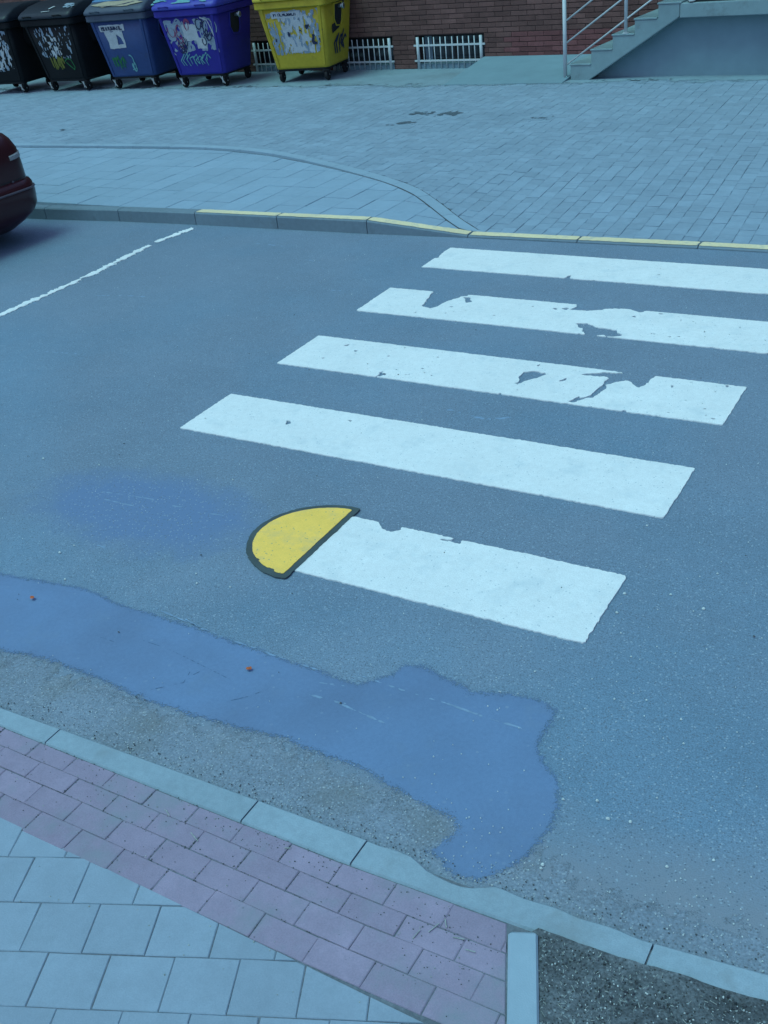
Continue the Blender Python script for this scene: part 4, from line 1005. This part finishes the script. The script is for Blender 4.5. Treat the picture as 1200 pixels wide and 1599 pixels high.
gh.build('roof', M['car_paint'], car, True)
bp = MB(); bp.loft([carring(.12, -.24, L_ + .14, .70, .24), carring(.20, -.12, L_ + .08, .77, .24), carring(.27, -.04, L_ + .03, .82, .24), carring(.35, -.008, L_ + 0, .845, .22), carring(.47, 0.0, L_ - .02, .853, .22), carring(.54, -.012, L_, .848, .22), carring(.570, -.04, L_ + .03, .838, .2), carring(.580, -.07, L_ + .05, .82, .2)])
bpo = bp.build('bumper', M['car_paint'], car, True)
ts = MB(); ts.loft([carring(.492, -.002, L_ - .018, .851, .22), carring(.497, .005, L_ - .025, .858, .22), carring(.507, .004, L_ - .024, .857, .22), carring(.512, -.005, L_ - .01, .850, .22)]); ts.build('trim_strip', M['chrome'], bpo)
def on_rear(y, z, off=0.006):
    """point on the rear body skin at half width y, height z"""
    zs = [.22, .28, .40, .56, .74, .86, .94, .99]; xr = np.interp(z, zs, [-.30, -.14, -.07, -.075, -.085, -.10, -.14, -.18]); hw = np.interp(z, zs, [.74, .79, .82, .835, .835, .83, .81, .78]); r = 0.2
    if abs(y) <= hw - r: return (xr + off, y, z)
    d = min(abs(y) - (hw - r), r - 0.002)
    return (xr - r + math.sqrt(max(r * r - d * d, 0)) + off, y, z)
for s in (-1, 1):
    lm = MB(); vv = []; n = 10
    for i in range(n):
        t = i / (n - 1)
        y = s * (0.60 + 0.225 * t); zlo, zhi = 0.765 + 0.01 * t, 0.815 + 0.018 * t
        rim_ = 0.0 if 0 < i < n - 1 else 0.0
        vv += [on_rear(y, zlo, -0.004), on_rear(y, zlo + 0.01, 0.014), on_rear(y, zhi - 0.01, 0.014), on_rear(y, zhi, -0.004)]
    ff = [(4 * i + q, 4 * i + 4 + q, 4 * i + 5 + q, 4 * i + 1 + q) for i in range(n - 1) for q in range(3)]
    if s < 0: ff = [q[::-1] for q in ff]
    ff += [(0, 1, 2, 3) if s > 0 else (3, 2, 1, 0), tuple(4 * (n - 1) + q for q in ((3, 2, 1, 0) if s > 0 else (0, 1, 2, 3)))]
    tl = mesh_obj('tail_lamp', vv, ff, M['lamp_lens'], car)
# rear window, side windows
def ghx(z): return np.interp(z, [.985, 1.13, 1.34, 1.49, 1.545], [-.19, -.25, -.42, -.60, -.80])
def ghw(z): return np.interp(z, [.985, 1.13, 1.34, 1.49, 1.545], [.765, .73, .67, .62, .55])
rw = MB(); zz = np.linspace(1.02, 1.38, 8)
vv = [(ghx(z) + 0.008, s * (ghw(z) - 0.19), z) for z in zz for s in (-1, 1)]
mesh_obj('rear_window', vv, [(2 * i, 2 * i + 1, 2 * i + 3, 2 * i + 2) for i in range(7)], M['car_glass'], car)
wp_ = MB(); wp_.tube((-.18, -.2, 1.03), (-.22, .25, 1.08), 0.008, 6); wp_.build('wiper', M['car_trim'], car)
for s in (-1, 1):
    for x0, x1 in ((-.85, -1.62), (-1.68, -2.45)):
        q = []
        for z, sh in ((1.02, 0), (1.35, 0.22)):
            q += [(x0 - sh * (1 if x0 > -1 else 0), s * (ghw(z) + 0.004), z), (x1 + sh * (1 if x1 < -2 else 0), s * (ghw(z) + 0.004), z)]
        mesh_obj('side_window', q, [(0, 1, 3, 2) if s > 0 else (2, 3, 1, 0)], M['car_glass'], car)
lockm = MB(); lockm.tube((-.085, 0.55, .585), (-.066, 0.55, .585), 0.012, 12); lockm.build('reflector', M['chrome'], car)
hb = MB(); vv = [on_rear(y, z, 0.0015) for y in np.linspace(-0.80, 0.80, 24) for z in (0.588, 0.600)]
mesh_obj('tailgate_seam', vv, [(2 * i, 2 * i + 2, 2 * i + 3, 2 * i + 1) for i in range(23)], M['car_trim'], car)
for s in (-1, 1):
    for x in (-0.92, L_ + 0.75):
        ar = MB(); ar.tube((x, s * 0.55, 0.31), (x, s * 0.845, 0.31), 0.345, 28); ar.build('wheel_arch', M['car_trim'], car)
        w = MB(); w.tube((x, s * 0.66, 0.30), (x, s * 0.855, 0.30), 0.298, 32); wh = w.build('wheel', M['rubber'], car, bevel=0.02)
        ri = MB(); ri.tube((x, s * 0.85, 0.30), (x, s * 0.862, 0.30), 0.19, 24); ri.build('rim', M['steel'], wh)

# ------------------------------------------------------------------ small litter
def leaf_mesh(sz, seed):
    q = random.Random(seed); n = 9; v = [(0, 0, 0.35 * sz)]; 
    for i in range(n):
        a = 2 * math.pi * i / n; r = sz * q.uniform(.65, 1.1); v.append((r * math.cos(a), r * math.sin(a) * .75, sz * q.uniform(0.05, 0.55)))
    return v, [(0, 1 + i, 1 + (i + 1) % n) for i in range(n)]
for (x, y), lb in zip(leaves, ('curled rust orange leaf on the left of the smooth patch', 'curled rust orange leaf in the middle of the smooth patch')):
    v, f = leaf_mesh(0.014, int(x * 100))
    o = mesh_obj('dry_leaf', v, f, M['leaf']); o.location = (x, y, 0.011); tag(o, lb, 'leaf', 'dry leaves on the asphalt patch')
def scatter(name, pts, m, smin, smax, flatness=0.6, zf=lambda x, y: 0.006, parent=None, seed=1):
    q = random.Random(seed); mb = MB()
    for x, y in pts:
        s = q.uniform(smin, smax); a = q.uniform(0, 6.28); el = q.uniform(0.5, 1)
        base = [(s * math.cos(a + t) * 1.0, s * el * math.sin(a + t)) for t in (0, 1.1, 2.3, 3.3, 4.6, 5.4)]
        z = zf(x, y)
        v = [(x + p[0], y + p[1], z - 0.002) for p in base] + [(x + p[0] * .55, y + p[1] * .55, z + s * flatness * q.uniform(.6, 1.1)) for p in base]
        mb.add(v, [(i, (i + 1) % 6, 6 + (i + 1) % 6, 6 + i) for i in range(6)] + [tuple(range(6, 12))])
    return tag(mb.build(name, m, parent), kind='stuff')
q = random.Random(5)
scatter('pale_chips', specks, M['stone_chip'], 0.004, 0.008, seed=2)
pts = [(q.uniform(-2.5, 3.8), q.uniform(-1.1, 4.5)) for _ in range(260)] + [(q.uniform(2.6, 3.9), q.uniform(-1.15, 1.0)) for _ in range(160)]
scatter('tiny_chips', pts, M['stone_chip'], 0.0012, 0.0032, seed=3)
scatter('dark_crumbs', bits + [(q.uniform(-1, 3.8), q.uniform(-1.2, 3)) for _ in range(40)], M['dark_bit'], 0.002, 0.006, 0.3, lambda x, y: 0.009, seed=4)
pts = [(x, float(NK(x)) + abs(q.gauss(0, 0.05))) for x in [q.uniform(0.8, 3.9) for _ in range(330)]]
scatter('gutter_grit', pts, M['dark_bit'], 0.001, 0.0035, 0.5, lambda x, y: 0.006, seed=6)
pts = [(x, float(NK(x)) + abs(q.gauss(0.05, 0.12))) for x in [q.uniform(0.8, 3.9) for _ in range(500)]]
scatter('gutter_pebbles', pts, M['stone_chip'], 0.001, 0.003, 0.5, lambda x, y: 0.006, seed=7)
pts = []
for _ in range(240):
    x = q.uniform(0.9, 3.2); y = -1.34 - abs(q.gauss(0, 0.17))
    if y > -1.68: pts.append((x, y))
for _ in range(60): pts.append((2.32 + q.gauss(0, .12), -1.36 + q.gauss(0, 0.03)))
scatter('pavement_crumbs', pts, M['dark_bit'], 0.0008, 0.003, 0.4, lambda x, y: 0.028, seed=8)
pts = [(q.uniform(0.9, 3.2), q.uniform(-1.9, -1.33)) for _ in range(90)]
scatter('pale_crumbs', pts, M['straw'], 0.001, 0.0035, 0.5, lambda x, y: 0.028, seed=9)
pts = []
for _ in range(520):
    r = q.randrange(4); x = q.uniform(0.9, 3.15)
    pts.append((x, ys_r[r] + q.gauss(0, 0.0022)) if q.random() < 0.6 else ((2.62, 2.705, 2.61, 2.70)[r] - 0.19 * q.randrange(9) + q.gauss(0, .0018), q.uniform(ys_r[r + 1], ys_r[r])))
scatter('joint_grit', pts, M['dark_bit'], 0.0008, 0.0032, 0.3, lambda x, y: 0.0262, seed=14)
pts = [(x + q.gauss(0, .004), y + q.gauss(0, .004)) for x, y in pts[::5]]
scatter('joint_sand_grains', pts, M['straw'], 0.0006, 0.002, 0.4, lambda x, y: 0.0268, seed=15)
# moss and dirt lodged at the kerb edge
def f_moss(X, Y): return 0.022 + 0.05 * fbm(X, Y, 16, 400) - np.hypot((X - 1.44) * 0.42, (Y + 1.262) * 1.1)
blot('kerb_moss', 1.25, 1.62, -1.36, -1.15, 0.006, f_moss, M['soil'], nk, flat(0.0335)); nk.children[-1].matrix_parent_inverse = Matrix.Translation((-2, 1.3, 0))
# straw, twigs and pebbles on the soil
mb = MB()
for _ in range(1100):
    t = q.random(); x = E1.x + q.uniform(0.0, 0.95); y = -1.3 - abs(q.uniform(0, 0.55))
    if (x - E1.x) * (-nD[0]) + (y - E1.y) * (-nD[1]) < 0.01 or y > float(NKI(x)) - 0.005: continue
    a = q.uniform(0, 6.28); L = q.uniform(0.002, 0.010) * (2.2 if q.random() < .08 else 1); r = q.uniform(0.0004, 0.0010); z = 0.040 + q.uniform(0, 0.006)
    mb.tube((x, y, z), (x + L * math.cos(a), y + L * math.sin(a), z + q.uniform(-.003, .006)), r, 4)
tag(mb.build('dry_straw', M['straw']), kind='stuff')
pts = []
while len(pts) < 2000:
    x = E1.x + q.uniform(0, 0.95); y = -1.25 - q.uniform(0, 0.6)
    if (x - E1.x) * (-nD[0]) + (y - E1.y) * (-nD[1]) > 0.01 and y < float(NKI(x)) - 0.005: pts.append((x, y))
scatter('soil_pebbles', pts[:800], M['stone_chip'], 0.0008, 0.003, 0.6, lambda x, y: 0.038, seed=11)
scatter('soil_clods', pts[800:], M['soil'], 0.002, 0.008, 0.7, lambda x, y: 0.036, seed=12)
# a few pieces of straw on the red paving by the corner
mb = MB()
for x, y, a, L in ((2.98, -1.435, 1.2, 0.04), (3.05, -1.42, 0.2, 0.035), (3.02, -1.40, 2.2, 0.03), (2.42, -1.36, 0.3, 0.02), (3.1, -1.44, 0.1, 0.03), (2.95, -1.47, 1.4, 0.03), (2.1, -1.44, -0.4, 0.05), (1.96, -1.40, -0.5, 0.03)):
    mb.tube((x, y, 0.029), (x + L * math.cos(a), y + L * math.sin(a), 0.031), 0.0016, 5)
tag(mb.build('straw_bits', M['straw']), kind='stuff')
